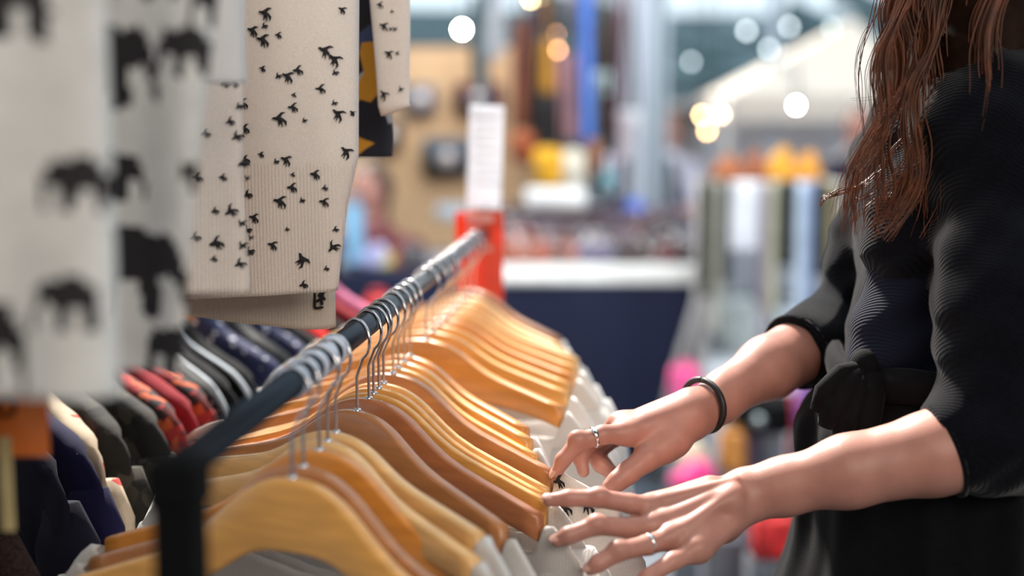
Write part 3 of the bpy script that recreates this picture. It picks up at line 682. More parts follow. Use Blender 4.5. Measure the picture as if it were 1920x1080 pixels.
RED_PIPE = mat('red_piping', (.75, .015, .012), .6); WPIPE = mat('pale_piping', (.50, .55, .60), .7); TPIPE = mat('tan_piping', (.45, .16, .08), .7)
for k, (_, y, gm, tr, lab) in enumerate(LG):
    tt = (y - LA.y) / (LB.y - LA.y); c = LA.lerp(LB, tt); N = Vector((c.x, c.y, c.z - DROP)); yaw = math.radians(34 + random.uniform(-4, 5))
    make_hanger(N, yaw, .185, .08, (W_YEL, W_BRN, W_PALE)[k % 3], ('wooden hanger inside the ' + lab.replace(' at the lower left corner', '').replace(' with bright red piping', '').replace(' in the lower left corner', '')), 'hangers hidden on the left rail')
    g = garment('dark_top', lab, 'top', N, -yaw, [gm, INK, gm], L=.55, hw=lambda z: .225 + .01 * min(1, -z * 2), neck=.04, scoop=.03, T=.034, fold=.004, seed=40 + k, hp=(.185, .08), group='dark tops on the left rail', res=.010, slv=(.46, .048, .045))
    pm = {0: RED_PIPE, 1: TPIPE, 11: WPIPE, 12: WPIPE}.get(k)
    if pm:
        m = MB(); pts = []
        for q in range(30):
            x = .05 + q * .0058; z = htop(min(x, .185), .185, .08) + .005 - (.35 * (x - .181) + 11 * (x - .181) ** 2 if x > .181 else 0)
            pts.append((x, -.019 - .02 * (x / .2) ** 2, z))
        for q in range(14): pts.append((.2225 + .002 * math.sin(q), -.046, pts[29][2] - .02 * (q + 1)))
        m.tube(pts, .0035 if k != 1 else .0022, 6); m.build('piping', pm, g)
# ------------------------------------------------------------------ the shopper
SKIN = mat('skin', (.46, .215, .165), .46, noise=.13, scale=38, bump=.12, bscale=420, sss=.25, spec=.4)
NAIL = mat('fingernail', (.60, .33, .27), .25, coat=.3)
SILVER = mat('silver', (.82, .80, .78), .18, 1.0)
KNIT = mat('charcoal_knit', (.0045, .005, .008), .95, noise=.25, scale=250, rib=.5, ribdir='DIAGONAL', ribscale=120, bump=.4, bscale=700, sheen=.18, spec=.06)
BLKC = mat('black_cloth', (.003, .003, .004), .9, noise=.3, scale=80, bump=.3, bscale=500, sheen=.04, spec=.15)
DEN = mat('dark_navy_cloth', (.005, .007, .020), .9, rib=.7, ribscale=130, ribdir='DIAGONAL', bump=.3, bscale=600, sheen=.10, spec=.2)
def J(px, py, d): return tuple(P(px, py, d))
# left hand (nearer), flat over the tops
nh = []
WL = J(1410, 931, 1.29)
def chain(pts, k=.004, lst=None):
    """pts: (px, py, d, r)"""
    for a, b in zip(pts, pts[1:]): lst.append(('c', J(*a[:3]), J(*b[:3]), a[3], b[3], k))
IDX = [(1232, 952, 1.275, .0098), (1180, 944, 1.262, .0086), (1122, 934, 1.250, .0082), (1066, 934, 1.248, .0072), (1030, 938, 1.250, .0058)]
MID = [(1236, 985, 1.262, .0102), (1178, 990, 1.246, .0088), (1119, 985, 1.228, .0084), (1066, 1004, 1.224, .0076), (1046, 1013, 1.226, .0060)]
RNG = [(1268, 1006, 1.250, .0100), (1212, 1022, 1.232, .0086), (1160, 1034, 1.216, .0084), (1122, 1056, 1.212, .0073), (1108, 1066, 1.214, .0060)]
PNK = [(1312, 1030, 1.240, .0094), (1262, 1052, 1.224, .0078), (1215, 1082, 1.212, .0072), (1186, 1108, 1.212, .0064), (1172, 1122, 1.214, .0052)]
for f in (IDX, MID, RNG, PNK):
    chain(f, .0035, nh)
    e = f[0]; nh.append(('c', J(1392, 930 + (e[1] - 985) * .35, 1.288 + (e[2] - 1.25) * .3), J(*e[:3]), .0165, e[3] + .0012, .010))
    nh.append(('c', J(1330, 935 + (e[1] - 985) * .55, e[2] * .5 + .65), J(e[0] - 8, e[1] - 3, e[2] - .004), .0120, .0100, .008))
nh.append(('c', J(1300, 955, 1.285), J(1350, 980, 1.285), .016, .020, .012))      # palm filler
# thumb under the palm, away from the camera
nh += [('c', J(1370, 935, 1.31), J(1300, 950, 1.335), .016, .0125, .012), ('c', J(1300, 950, 1.335), J(1240, 958, 1.335), .0112, .0095, .006), ('c', J(1240, 958, 1.335), J(1196, 965, 1.325), .0094, .0075, .004)]
# tendons
for e, r in ((IDX[0], .0024), (MID[0], .0026), (RNG[0], .0024)):
    nh.append(('c', J(1378, 915 + (e[1] - 985) * .42, 1.27 + (e[2] - 1.25) * .4 - .008), J(e[0] + 14, e[1] - 16, e[2] - .008), .0045, .0045, .007))
# knuckle pads, ulna bump
for f in (IDX, MID, RNG):
    p = f[2]; nh.append(('e', J(p[0], p[1] - 5, p[2] - .002), (.0088, .0082, .0078), .004))
nh.append(('e', J(1373, 942, 1.262), (.010, .009, .009), .012))
# forearm
nh += [('c', WL, J(1470, 918, 1.285), .0215, .0225, .012), ('c', J(1400, 918, 1.29), J(1470, 905, 1.29), .017, .021, .012), ('c', J(1470, 912, 1.287), J(1590, 884, 1.275), .0245, .0315, .012), ('c', J(1590, 884, 1.275), J(1750, 850, 1.27), .0315, .0365, .012), ('c', J(1750, 850, 1.27), J(1850, 820, 1.27), .0365, .043, .012)]
# right hand (farther), pinching a shoulder
fh = []
WR = J(1306, 770, 1.43)
I2 = [(1178, 812, 1.390, .0108), (1130, 815, 1.378, .0092), (1086, 828, 1.372, .0088), (1056, 862, 1.372, .0074), (1043, 888, 1.374, .0058)]
M2 = [(1168, 800, 1.415, .0105), (1104, 830, 1.412, .0086), (1088, 858, 1.408, .0076), (1094, 884, 1.404, .0060)]
R2 = [(1160, 802, 1.432, .0100), (1106, 846, 1.428, .0082), (1126, 872, 1.418, .0074), (1148, 890, 1.412, .0060)]
P2 = [(1164, 810, 1.448, .0092), (1120, 850, 1.448, .0074), (1134, 870, 1.440, .0066), (1150, 884, 1.434, .0055)]
T2 = [(1262, 826, 1.400, .0165), (1214, 858, 1.384, .0128), (1176, 888, 1.376, .0106), (1158, 902, 1.372, .0094), (1143, 912, 1.370, .0074)]
for f in (I2, M2, R2, P2): chain(f, .0035, fh)
chain(T2, .005, fh)
for f, w_ in ((I2, .0155), (M2, .016), (R2, .0145), (P2, .013)):
    e = f[0]; fh.append(('c', J(1292, 768 + (e[1] - 805) * .5, 1.425 + (e[2] - 1.42) * .35), J(*e[:3]), w_ + .002, e[3] + .001, .010))
fh += [('c', J(1290, 790, 1.415), J(1240, 835, 1.40), .020, .0165, .012), ('c', J(1270, 790, 1.42), J(1205, 800, 1.405), .019, .014, .012), ('e', J(1166, 790, 1.405), (.014, .012, .010), .010), ('e', J(1082, 822, 1.371), (.0090, .0085, .0085), .004)]
fh += [('c', (WR), J(1360, 738, 1.46), .0205, .0225, .012), ('c', J(1298, 790, 1.425), J(1350, 762, 1.45), .016, .018, .012), ('c', J(1360, 738, 1.46), J(1440, 690, 1.50), .0240, .0320, .012), ('c', J(1440, 690, 1.50), J(1530, 640, 1.56), .0320, .0370, .012), ('c', J(1530, 640, 1.56), J(1600, 610, 1.60), .037, .042, .012)]
body = MB(); tri_add(body, sdf(nh, .00145)); tri_add(body, sdf(fh, .00145))
# torso, head and legs (mostly under the clothes or above the frame)
def A(px, py, d, dx=0, dy=0, dz=0): v = P(px, py, d); return (v.x + dx, v.y + dy, v.z + dz)
HC = P(1835, -150, 1.45)
HD = Vector((-.86, -.02, -.5)).normalized()                     # looking down to the left
HS = HD.cross(Vector((0, 0, 1))).normalized(); HU = HS.cross(HD).normalized()
HM = Matrix((HD, HS, HU)).transposed()
def hp_(a, b, c): return tuple(HC + HD * a + HS * b + HU * c)
head = [('e', hp_(-.012, 0, .02), (.092, .074, .092), .01, HM), ('e', hp_(.028, 0, -.045), (.058, .054, .062), .03, HM), ('e', hp_(.070, 0, -.088), (.018, .02, .014), .02, HM),
        ('c', hp_(.086, 0, .012), hp_(.106, 0, -.026), .007, .011, .010), ('e', hp_(.098, .010, -.030), (.008, .008, .006), .006, HM), ('e', hp_(.098, -.010, -.030), (.008, .008, .006), .006, HM),
        ('e', hp_(.087, 0, -.053), (.010, .024, .006), .005, HM), ('e', hp_(.084, 0, -.063), (.010, .020, .006), .005, HM),
        ('e', hp_(.088, .033, .010), (.016, .016, .010), -.008, HM), ('e', hp_(.088, -.033, .010), (.016, .016, .010), -.008, HM),
        ('e', hp_(-.004, .078, -.012), (.018, .007, .030), .004, HM), ('e', hp_(-.004, -.078, -.012), (.018, .007, .030), .004, HM),
        ('c', hp_(-.025, 0, -.05), A(1880, 90, 1.45), .052, .058, .02)]
tri_add(body, sdf(head, .004))
torso = [('c', A(1880, 90, 1.45), A(1850, 300, 1.45), .07, .105, .04), ('c', A(1850, 300, 1.45), A(1820, 650, 1.45), .105, .10, .05), ('c', A(1820, 650, 1.45), A(1800, 880, 1.45), .095, .10, .04),
         ('c', A(1885, 180, 1.34), A(1860, 830, 1.29), .045, .04, .03), ('c', A(1850, 180, 1.58), A(1600, 615, 1.60), .045, .042, .03)]
hip = Vector(A(1800, 880, 1.45))
for sy in (-.085, .085):
    kx = Vector((hip.x - .02, hip.y + sy, .50)); an = Vector((hip.x + .01, hip.y + sy, .09))
    torso += [('c', tuple(hip + Vector((0, sy, -.05))), tuple(kx), .075, .055, .04), ('c', tuple(kx), tuple(an), .055, .036, .02), ('c', tuple(an), (an.x - .13, an.y, .035), .038, .03, .02), ('c', tuple(an), (an.x + .02, an.y, .04), .036, .03, .01)]
tri_add(body, sdf(torso, .009))
who = body.build('person', [SKIN])
tag(who, 'woman in black reaching across the rail, long brown hair, silver rings and black wristband', 'person')
ey = MB()
for s_ in (-1, 1): ey.ell(hp_(.078, s_ * .033, .010), (.012, .012, .012))
ey.build('eyes', mat('eye_white', (.7, .68, .65), .2), who)
# fingernails
def nail(tip, prev, up, r=(.0062, .0044, .0014)):
    tip = Vector(J(*tip[:3])); prev = Vector(J(*prev[:3])); t = (tip - prev).normalized(); u = Vector(up); u = (u - t * u.dot(t)).normalized(); s_ = t.cross(u)
    R = Matrix((t, s_, u)).transposed(); m = MB(); m.ell(tip + u * .0047 + t * .0005, r, R=R, nu=12, nv=8); m.build('fingernail', NAIL, who)
nail(IDX[4], IDX[3], (0, -.5, 1)); nail(MID[4], MID[3], (-.3, -.6, .8)); nail(RNG[4], RNG[3], (-.3, -.6, .8))
nail(I2[4], I2[3], (-1, -.55, .1)); nail(T2[4], T2[3], (-.1, -.9, .5))
def ring(a, b, t_, r, w=.0014, name='ring', signet=True, lab=None, up=(0, -.5, 1)):
    a = Vector(J(*a[:3])); b = Vector(J(*b[:3])); c = a.lerp(b, t_); ax = (b - a).normalized(); u = Vector(up); u = (u - ax * u.dot(ax)).normalized(); v = ax.cross(u)
    m = MB(); n = 36; vs = []; fs = []; k = 10
    for i in range(n):
        th = 2 * math.pi * i / n; e = u * math.cos(th) + v * math.sin(th); top_ = max(0, math.cos(th)) ** 6 if signet else 0
        for j in range(k):
            ph = 2 * math.pi * j / k
            vs.append(c + e * (r + (w + .0006 * top_) * .55 * math.cos(ph)) + ax * ((w + .0017 * top_) * math.sin(ph)))
    fs = [(i * k + j, i * k + (j + 1) % k, ((i + 1) % n) * k + (j + 1) % k, ((i + 1) % n) * k + j) for i in range(n) for j in range(k)]
    m.add(vs, fs); o = m.build(name, SILVER, who)
    if lab: o['label'] = lab
ring(RNG[0], RNG[1], .93, .0094, .0012, lab='thin silver signet ring'); ring(I2[1], I2[2], .36, .0100, .0014, up=(-.2, -.8, .7), lab='silver band ring')
# wristband: loose black cord hanging on the far wrist
c = Vector(P(1318, 760, 1.438)); ax = (Vector(P(1360, 738, 1.46)) - Vector(P(1285, 775, 1.42))).normalized()
ax = (ax + Vector((0, -.15, .05))).normalized(); u = Vector((0, 0, 1)); u = (u - ax * u.dot(ax)).normalized(); v = ax.cross(u)
m = MB(); pts = [c + u * .0255 * math.cos(i * math.pi / 24) + v * .030 * math.sin(i * math.pi / 24) + ax * (.006 * math.cos(i * math.pi / 24)) for i in range(49)]
m.tube(pts, .0033, 10); m.build('wristband', mat('black_rubber', (.010, .010, .011), .5), who)
# cardigan
cg = []
def cut(a, b, ra, rb, k=.02): cg.append(('c', J(*a), J(*b), ra, rb, k, True))
cg += [('c', A(1875, 130, 1.45), A(1845, 330, 1.45), .105, .120, .04), ('c', A(1845, 330, 1.45), A(1810, 640, 1.45), .118, .108, .05), ('c', A(1810, 640, 1.45), A(1800, 760, 1.45), .108, .118, .04),
       ('c', A(1880, 190, 1.36), A(1870, 240, 1.32), .075, .075, .03), ('e', A(1735, 440, 1.39), (.062, .060, .062), .035), ('e', A(1722, 440, 1.51), (.058, .055, .060), .035),
       ('c', A(1895, 220, 1.33), A(1880, 560, 1.28), .062, .056, .03), ('c', A(1880, 560, 1.28), A(1868, 800, 1.275), .056, .054, .03)]
cut((1768, 846, 1.272), (1872, 808, 1.275), .0425, .056)
cg += [('c', A(1800, 170, 1.56), A(1700, 300, 1.58), .062, .056, .03), ('c', A(1700, 300, 1.58), A(1632, 470, 1.58), .054, .044, .03), ('c', A(1632, 470, 1.58), A(1600, 600, 1.60), .044, .047, .02)]
cut((1492, 661, 1.528), (1600, 602, 1.60), .0405, .050, .012)
def knit_fold(X, Y, Z): return (.0022 * np.sin(X * 60 + Z * 95 + Y * 20) * np.sin(Z * 37 - Y * 30) + .0012 * np.sin(X * 170 - Z * 150)).astype(np.float32)
cg.append(('c', A(1890, 120, 1.40), A(2010, 170, 1.45), .095, .09, .04))
m = MB(); tri_add(m, sdf(cg, .0034, knit_fold)); cgo = m.build('cardigan', KNIT, who)
# sleeve cuff rims
for a, b, r, d_ in (((1768, 846, 1.272), (1872, 808, 1.275), .0415, 0), ((1492, 661, 1.528), (1600, 602, 1.60), .0402, 0)):
    a = Vector(J(*a)); b = Vector(J(*b)); t_ = (b - a).normalized(); u = Vector((0, 0, 1)).cross(t_).normalized(); v = t_.cross(u); m = MB()
    m.tube([a + r * (u * math.cos(i * math.pi / 20) + v * math.sin(i * math.pi / 20)) + t_ * .001 for i in range(41)], .0026, 8); m.build('cuff', KNIT, who)
# wrapped navy front panel
wr = [('c', A(1722, 540, 1.40), A(1700, 650, 1.40), .052, .050, .02), ('c', A(1722, 540, 1.50), A(1700, 650, 1.50), .05, .05, .03), ('c', A(1760, 500, 1.39), A(1800, 380, 1.36), .05, .05, .03), ('c', A(1700, 650, 1.40), A(1840, 700, 1.37), .05, .06, .03)]
m = MB(); tri_add(m, sdf(wr, .004, lambda X, Y, Z: (.002 * np.sin(X * 90 - Z * 140)).astype(np.float32))); m.build('wrap_panel', DEN, who)
# skirt with gathered waist, to the knee
sk = MB(); cs = Vector(A(1790, 700, 1.45)); n = 96; rows = []
prof = [(705, .112, .145, 0), (730, .124, .155, .2), (765, .138, .165, .6), (800, .146, .172, 1), (850, .146, .178, 1), (950, .143, .182, 1), (1080, .144, .186, 1.1)]
zb = P(1790, 1080, 1.45).z
full = [(P(1790, py, 1.45).z, a, b, f) for py, a, b, f in prof] + [(zb - .12, .20, .225, 1.4), (zb - .28, .225, .25, 1.8), (zb - .42, .24, .265, 2)]
for z, a, b, f in full:
    for i in range(n):
        th = 2 * math.pi * i / n; rr = 1 + .028 * f * math.sin(th * 11 + z * 5) + .016 * f * math.sin(th * 23 - z * 9)
        off = -.012 if z < P(0, 760, 1.45).z else 0
        sk.v.append((cs.x + off + a * rr * math.cos(th), cs.y + b * rr * math.sin(th), z))
for j in range(len(full) - 1):
    for i in range(n): sk.f.append((j * n + i, j * n + (i + 1) % n, (j + 1) * n + (i + 1) % n, (j + 1) * n + i)[::-1]); sk.m.append(0)
so_ = sk.build('skirt', BLKC, who, solid=.002); ss = so_.modifiers.new('sub', 'SUBSURF'); ss.levels = 1; ss.render_levels = 2
# waist tie and gathered ends
m = MB(); ring_ = []
for i in range(61):
    th = math.pi * 2 * i / 60; ring_.append(Vector((cs.x + .118 * math.cos(th), cs.y + .150 * math.sin(th), P(1790, 690, 1.45).z + .004 * math.sin(th * 5))))
m.tube(ring_, .011, 10, flat=1.6)
kn = P(1622, 688, 1.37); m.ell(kn, (.016, .016, .018))
for (x1, y1, x2, y2, r1) in ((1590, 720, 1548, 800, .013), (1610, 730, 1575, 830, .012), (1640, 720, 1620, 850, .012), (1575, 700, 1528, 770, .009)):
    m.tube([kn, P(x1, y1, 1.355), P((x1 + x2) / 2 - 6, (y1 + y2) / 2, 1.35), P(x2, y2, 1.355)], [.008, r1, r1 * 1.2, r1 * .6], 10)
m.build('waist_tie', BLKC, who)
# hair: cap on the head plus long wavy strands falling forward
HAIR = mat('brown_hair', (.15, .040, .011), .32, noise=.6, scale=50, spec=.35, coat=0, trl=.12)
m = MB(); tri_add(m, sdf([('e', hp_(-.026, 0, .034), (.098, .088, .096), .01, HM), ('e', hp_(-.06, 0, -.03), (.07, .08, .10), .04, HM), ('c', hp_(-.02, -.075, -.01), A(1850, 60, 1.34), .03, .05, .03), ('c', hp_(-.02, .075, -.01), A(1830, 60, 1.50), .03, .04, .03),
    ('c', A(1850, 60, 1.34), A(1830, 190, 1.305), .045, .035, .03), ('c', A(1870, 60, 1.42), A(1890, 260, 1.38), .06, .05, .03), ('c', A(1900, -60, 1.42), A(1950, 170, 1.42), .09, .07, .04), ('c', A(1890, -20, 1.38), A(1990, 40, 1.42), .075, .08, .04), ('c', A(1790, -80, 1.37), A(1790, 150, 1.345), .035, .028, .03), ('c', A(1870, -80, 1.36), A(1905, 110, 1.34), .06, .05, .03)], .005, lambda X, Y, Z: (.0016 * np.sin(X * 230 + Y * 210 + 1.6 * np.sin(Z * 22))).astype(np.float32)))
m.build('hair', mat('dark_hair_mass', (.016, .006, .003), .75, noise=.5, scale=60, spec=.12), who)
m = MB(); rr_ = random.Random(5)
def strand(pts, r, seg=4):
    P_ = [Vector(p) for p in pts]; out = []
    for i in range(len(P_) - 1):
        p0 = P_[max(i - 1, 0)]; p1 = P_[i]; p2 = P_[i + 1]; p3 = P_[min(i + 2, len(P_) - 1)]
        for q in range(7):
            t = q / 7; out.append(.5 * ((2 * p1) + (p2 - p0) * t + (2 * p0 - 5 * p1 + 4 * p2 - p3) * t * t + (-p0 + 3 * p1 - 3 * p2 + p3) * t ** 3))
    out.append(P_[-1]); n = len(out); m.tube(out, [r * (1 - .75 * (i / n) ** 3) for i in range(n)], seg, cap=False)
for cl in range(30):
    t = cl / 29; t = t ** 1.1
    dd = 1.46 - .18 * t + rr_.uniform(-.02, .02) if cl % 3 else 1.31 + rr_.uniform(-.02, .02)
    x0 = 1665 + 190 * t; wav = rr_.uniform(12, 24); phs = rr_.uniform(0, 6.28); endy = rr_.choice([300, 340, 370, 400, 430]) - 190 * max(0, t - .55) * 1.4
    lean = rr_.uniform(-22, 18); spread = 15
    for k in range(46):
        a, b, e = rr_.gauss(0, 1), rr_.gauss(0, 1), rr_.gauss(0, .004)
        pts = []
        ey_ = endy + rr_.uniform(-45, 25)
        for q in range(9):
            v = q / 8; y = -240 + (ey_ + 240) * v
            conv = 1 - .45 * v + .3 * max(0, v - .8)
            base = x0 + (1 - v) * 40 - 52 * (max(0, v - .55) / .45) ** 1.3 * (1 - .5 * t) + lean * v
            if y < 0: base += -y * .36
            x = base + a * spread * conv + wav * math.sin(y / 52 + phs + .25 * a) * min(1, max(0, y + 60) / 120)
            if q == 8: x -= rr_.uniform(-6, 22)
            pts.append(P(x, y, dd + e + b * .006))
        strand(pts, rr_.choice([.0004, .0006, .0009]))
for (pp, d, n_) in (([(1655, -60), (1640, 20), (1612, 100), (1608, 160), (1618, 230), (1622, 300)], 1.36, 4), ([(1670, -60), (1655, 10), (1620, 70), (1605, 130), (1612, 210)], 1.36, 4), ([(1700, 230), (1660, 170), (1632, 185), (1598, 187)], 1.36, 2),
                    ([(1665, 300), (1622, 340), (1580, 358), (1548, 372), (1536, 386)], 1.37, 16), ([(1672, 330), (1650, 365), (1622, 390), (1600, 415)], 1.37, 7), ([(1700, 250), (1672, 290), (1640, 352), (1608, 374), (1598, 372)], 1.36, 10), ([(1705, 300), (1690, 340), (1660, 372), (1622, 374)], 1.36, 8),
                    ([(1640, 230), (1600, 310), (1614, 345)], 1.37, 6), ([(1655, 380), (1640, 420), (1625, 430)], 1.37, 4)):
    for k in range(n_): strand([P(x + rr_.gauss(0, 3.2), y + rr_.gauss(0, 3), d + rr_.gauss(0, .002)) for x, y in pp], rr_.choice([.0002, .00035, .00045]))
ho = m.build('hair_strands', HAIR, who)
# ------------------------------------------------------------------ background stalls
def zof(py, d): return P(960, py, d).z
def cmat(n, c, **k): return mat(n, c, **{**dict(rough=.7, noise=.18, scale=12), **k})
# boarded partition with clutch bags
p0, p1 = P(560, 100, 6.6), P(1000, 100, 6.6)
pt_ = thing('display_board', 'tan wooden display board with clutch bags hung on it', 'board', ((p0.x + p1.x) / 2, p0.y, 0))
m = MB(); m.box((0, .03, .88), (p1.x - p0.x, .04, zof(100, 6.6) - .1), bev=.004); m.build('panel', mat('tan_board', (.56, .36, .20), .75, noise=.12, scale=3), pt_)
for s_ in (-1, 1): m = MB(); m.box((s_ * (p1.x - p0.x) / 2, .03, .85), (.05, .06, 1.70), bev=.004); m.build('side_frame', mat('board_frame', (.30, .22, .15), .7), pt_)
BY = p0.y + .010
def clutch(px0, py0, px1, py1, col, lab):
    a, b = P(px0, py0, 6.55), P(px1, py1, 6.55); w = b.x - a.x; h = a.z - b.z
    t = thing('clutch_bag', lab, 'handbag', ((a.x + b.x) / 2, BY - .034, b.z), 0, 'clutch bags on the tan board')
    m = MB(); m.box((0, 0, h * .46), (w, .07, h * .92), bev=.02); m.build('pouch', mat('leather_' + col[0], col[1], .4, coat=.2), t)
    m = MB(); m.box((0, -.038, h * .72), (w * 1.02, .012, h * .52), bev=.005); m.build('flap', mat('flap_' + col[0], col[2], .4, coat=.3), t)
    m = MB(); m.ell((0, -.052, h * .46), (.045, .012, .042)); m.build('clasp', mat('brushed_clasp', (.62, .56, .54), .3, .6), t)
clutch(757, 158, 816, 215, ('slate_blue', (.035, .055, .11), (.05, .075, .14)), 'dark blue clutch bag beside the swallow sleeve')
clutch(852, 155, 942, 215, ('burgundy', (.09, .012, .02), (.10, .016, .025)), 'burgundy clutch bag above the white card')
clutch(792, 258, 882, 334, ('black', (.006, .006, .008), (.07, .10, .14)), 'black clutch bag with blue grey flap and round clasp')
clutch(690, 225, 752, 285, ('brown_black', (.02, .012, .01), (.03, .02, .02)), 'dark clutch bag half hidden by the patterned dress')
t = thing('pinned_note', 'pale blue note pinned low on the tan board', 'note', Vector((P(846, 400, 6.6).x, BY - .002, P(846, 400, 6.6).z))); m = MB(); m.box((0, 0, 0), (.15, .006, .07), bev=.002); m.build('paper', cmat('pale_blue_paper', (.62, .72, .82)), t)

# long table with navy cloth, white runner and rows of leather goods
def table(px0, px1, d, ytop, depth, cloth, lab, z0=.02, runner=True):
    a, b = P(px0, ytop, d), P(px1, ytop, d); zt = a.z; w = b.x - a.x
    t = thing('stall_table', lab, 'table', ((a.x + b.x) / 2, a.y + depth / 2, 0))
    m = MB(); m.box((0, 0, zt - .018), (w - .02, depth - .02, .03), bev=.004); m.build('tabletop', cmat('table_ply', (.45, .35, .25)), t)
    m = MB(); nn = int(w / .02); vs = []
    for sgn, L_ in ((-1, 1),):
        for i in range(nn + 1):
            x = -w / 2 + w * i / nn; f = .012 * math.sin(x * 17) + .008 * math.sin(x * 41 + 1)
            vs += [(x, -depth / 2 - .004, zt + .004), (x, -depth / 2 - .02 + f * .3, zt - .05), (x, -depth / 2 - .03 + f, z0)]
    m.add(vs, [(3 * i + k, 3 * i + 3 + k, 3 * i + 4 + k, 3 * i + 1 + k) for i in range(nn) for k in (0, 1)])
    m.box((0, 0, zt), (w, depth, .008))
    for s_ in (-1, 1): m.box((s_ * w / 2, 0, (zt + z0) / 2), (.006, depth, zt - z0))
    m.build('table_cloth', cloth, t, solid=0)
    for sx in (-1, 1):
        for sy in (-1, 1):
            m = MB(); m.box((sx * (w / 2 - .08), sy * (depth / 2 - .07), zt / 2 - .02), (.035, .035, zt - .04)); m.build('leg', cmat('table_leg', (.25, .25, .27)), t, smooth=False)
    return t, a, b, zt
NAVY = mat('navy_cloth', (.005, .008, .036), .9, noise=.15, scale=4, sheen=.1)
t, ta, tb, tz = table(610, 1318, 5.2, 512, .8, NAVY, 'long stall table under a navy blue cloth')
w_ = P(1345, 0, 5.2).x - P(925, 0, 5.2).x
rn = MB(); rn.box(((P(1345, 0, 5.2).x + P(925, 0, 5.2).x) / 2, ta.y - .015, tz - .005), (w_, .03, .07), bev=.008); rn.box(((P(1345, 0, 5.2).x + P(925, 0, 5.2).x) / 2, ta.y + .38, tz + .014), (w_, .80, .012), bev=.004)
tag(rn.build('table_runner', cmat('white_cloth', (.90, .88, .84))), 'off white cloth covering the top of the navy table', 'cloth')
# splayed trestle leg right of the table
for (x0, y0, x1, y1) in ((1325, 510, 1268, 690), (1352, 512, 1300, 700)):
    tr = thing('trestle_leg', 'pale metal leg slanting down %s the navy cloth' % ('beside' if x0 < 1340 else 'a little right of'), 'table leg', P(x1, y1, 5.1))
    a, b = P(x0, y0, 5.1) - P(x1, y1, 5.1), Vector((-.10, 0, -P(x1, y1, 5.1).z)); m = MB(); m.tube([a, (0, 0, 0), b], .016, 8); m.build('tube', cmat('pale_metal', (.50, .47, .45), metal=.5), tr)
# leather goods heaped on the table
LC = [('dark_brown', (.030, .010, .009)), ('black_leather', (.006, .005, .008)), ('oxblood', (.09, .010, .014)), ('plum', (.06, .020, .045)), ('tan_leather', (.30, .06, .025)), ('violet_grey', (.10, .08, .15)), ('chestnut', (.09, .025, .016))]
def purse(kind):
    n, c = LC[kind]; r = bpy.data.objects.new('purse', None); COL.objects.link(r)
    mm = mat('shiny_' + n, c, .24, coat=.6)
    m = MB(); m.lathe((0, 0, 0), [(0, 0), (.055, .0), (.075, .012), (.078, .04), (.066, .075), (.045, .095), (0, .098)], 20); m.v = [(x * 1.35, y * .55, z) for x, y, z in m.v]; m.build('pouch', mm, r)
    m = MB(); m.tube([(-.06 * math.cos(a * math.pi / 12), 0, .085 + .05 * math.sin(a * math.pi / 12)) for a in range(13)][::1], .005, 7); m.build('handle', mm, r)
    m = MB(); m.ell((0, -.040, .062), (.014, .006, .010)); m.tube([(-.04, -.034, .088), (.04, -.034, .088)], .003, 6); m.build('clasp', mat('bright_clasp', (.8, .74, .7), .15, 1), r)
    return r
protos = {}
nm_ = {'dark_brown': 'dark brown', 'black_leather': 'black', 'oxblood': 'oxblood red', 'plum': 'plum', 'tan_leather': 'orange tan', 'violet_grey': 'violet grey', 'chestnut': 'chestnut'}
rows = [(5.25, 938, 1330, 14), (5.45, 930, 1320, 13), (5.7, 950, 1310, 12)]
ORD = 'first second third fourth fifth sixth seventh eighth ninth tenth eleventh twelfth thirteenth fourteenth'.split()
side = ['left end', 'left half', 'middle', 'right half', 'right end']
for ri, (d, x0, x1, n) in enumerate(rows):
    for k in range(n):
        kind = rng.integers(0, 7) if not (ri == 0 and k in (8,)) else 4
        kind = int(kind); px = x0 + (x1 - x0) * k / (n - 1) + random.uniform(-4, 4); q = P(px, 400, d)
        pos = (q.x, q.y + .08, tz + .021)
        lab = '%s leather purse, %s from the left in the %s row on the navy table' % (nm_[LC[kind][0]], ORD[k], ('front', 'middle', 'back')[ri])
        s_ = (.9, 1.15, 1.35)[ri] * random.uniform(.85, 1.1)
        if kind not in protos:
            r = purse(kind); protos[kind] = r; r.location = pos; r['category'] = 'handbag'; r['label'] = lab; r['group'] = 'purses on the navy table'
        else: r = dup(protos[kind], pos, None, lab, 'purses on the navy table')
        r.rotation_euler.z = random.uniform(-.5, .5); r.scale = (s_, s_, s_)
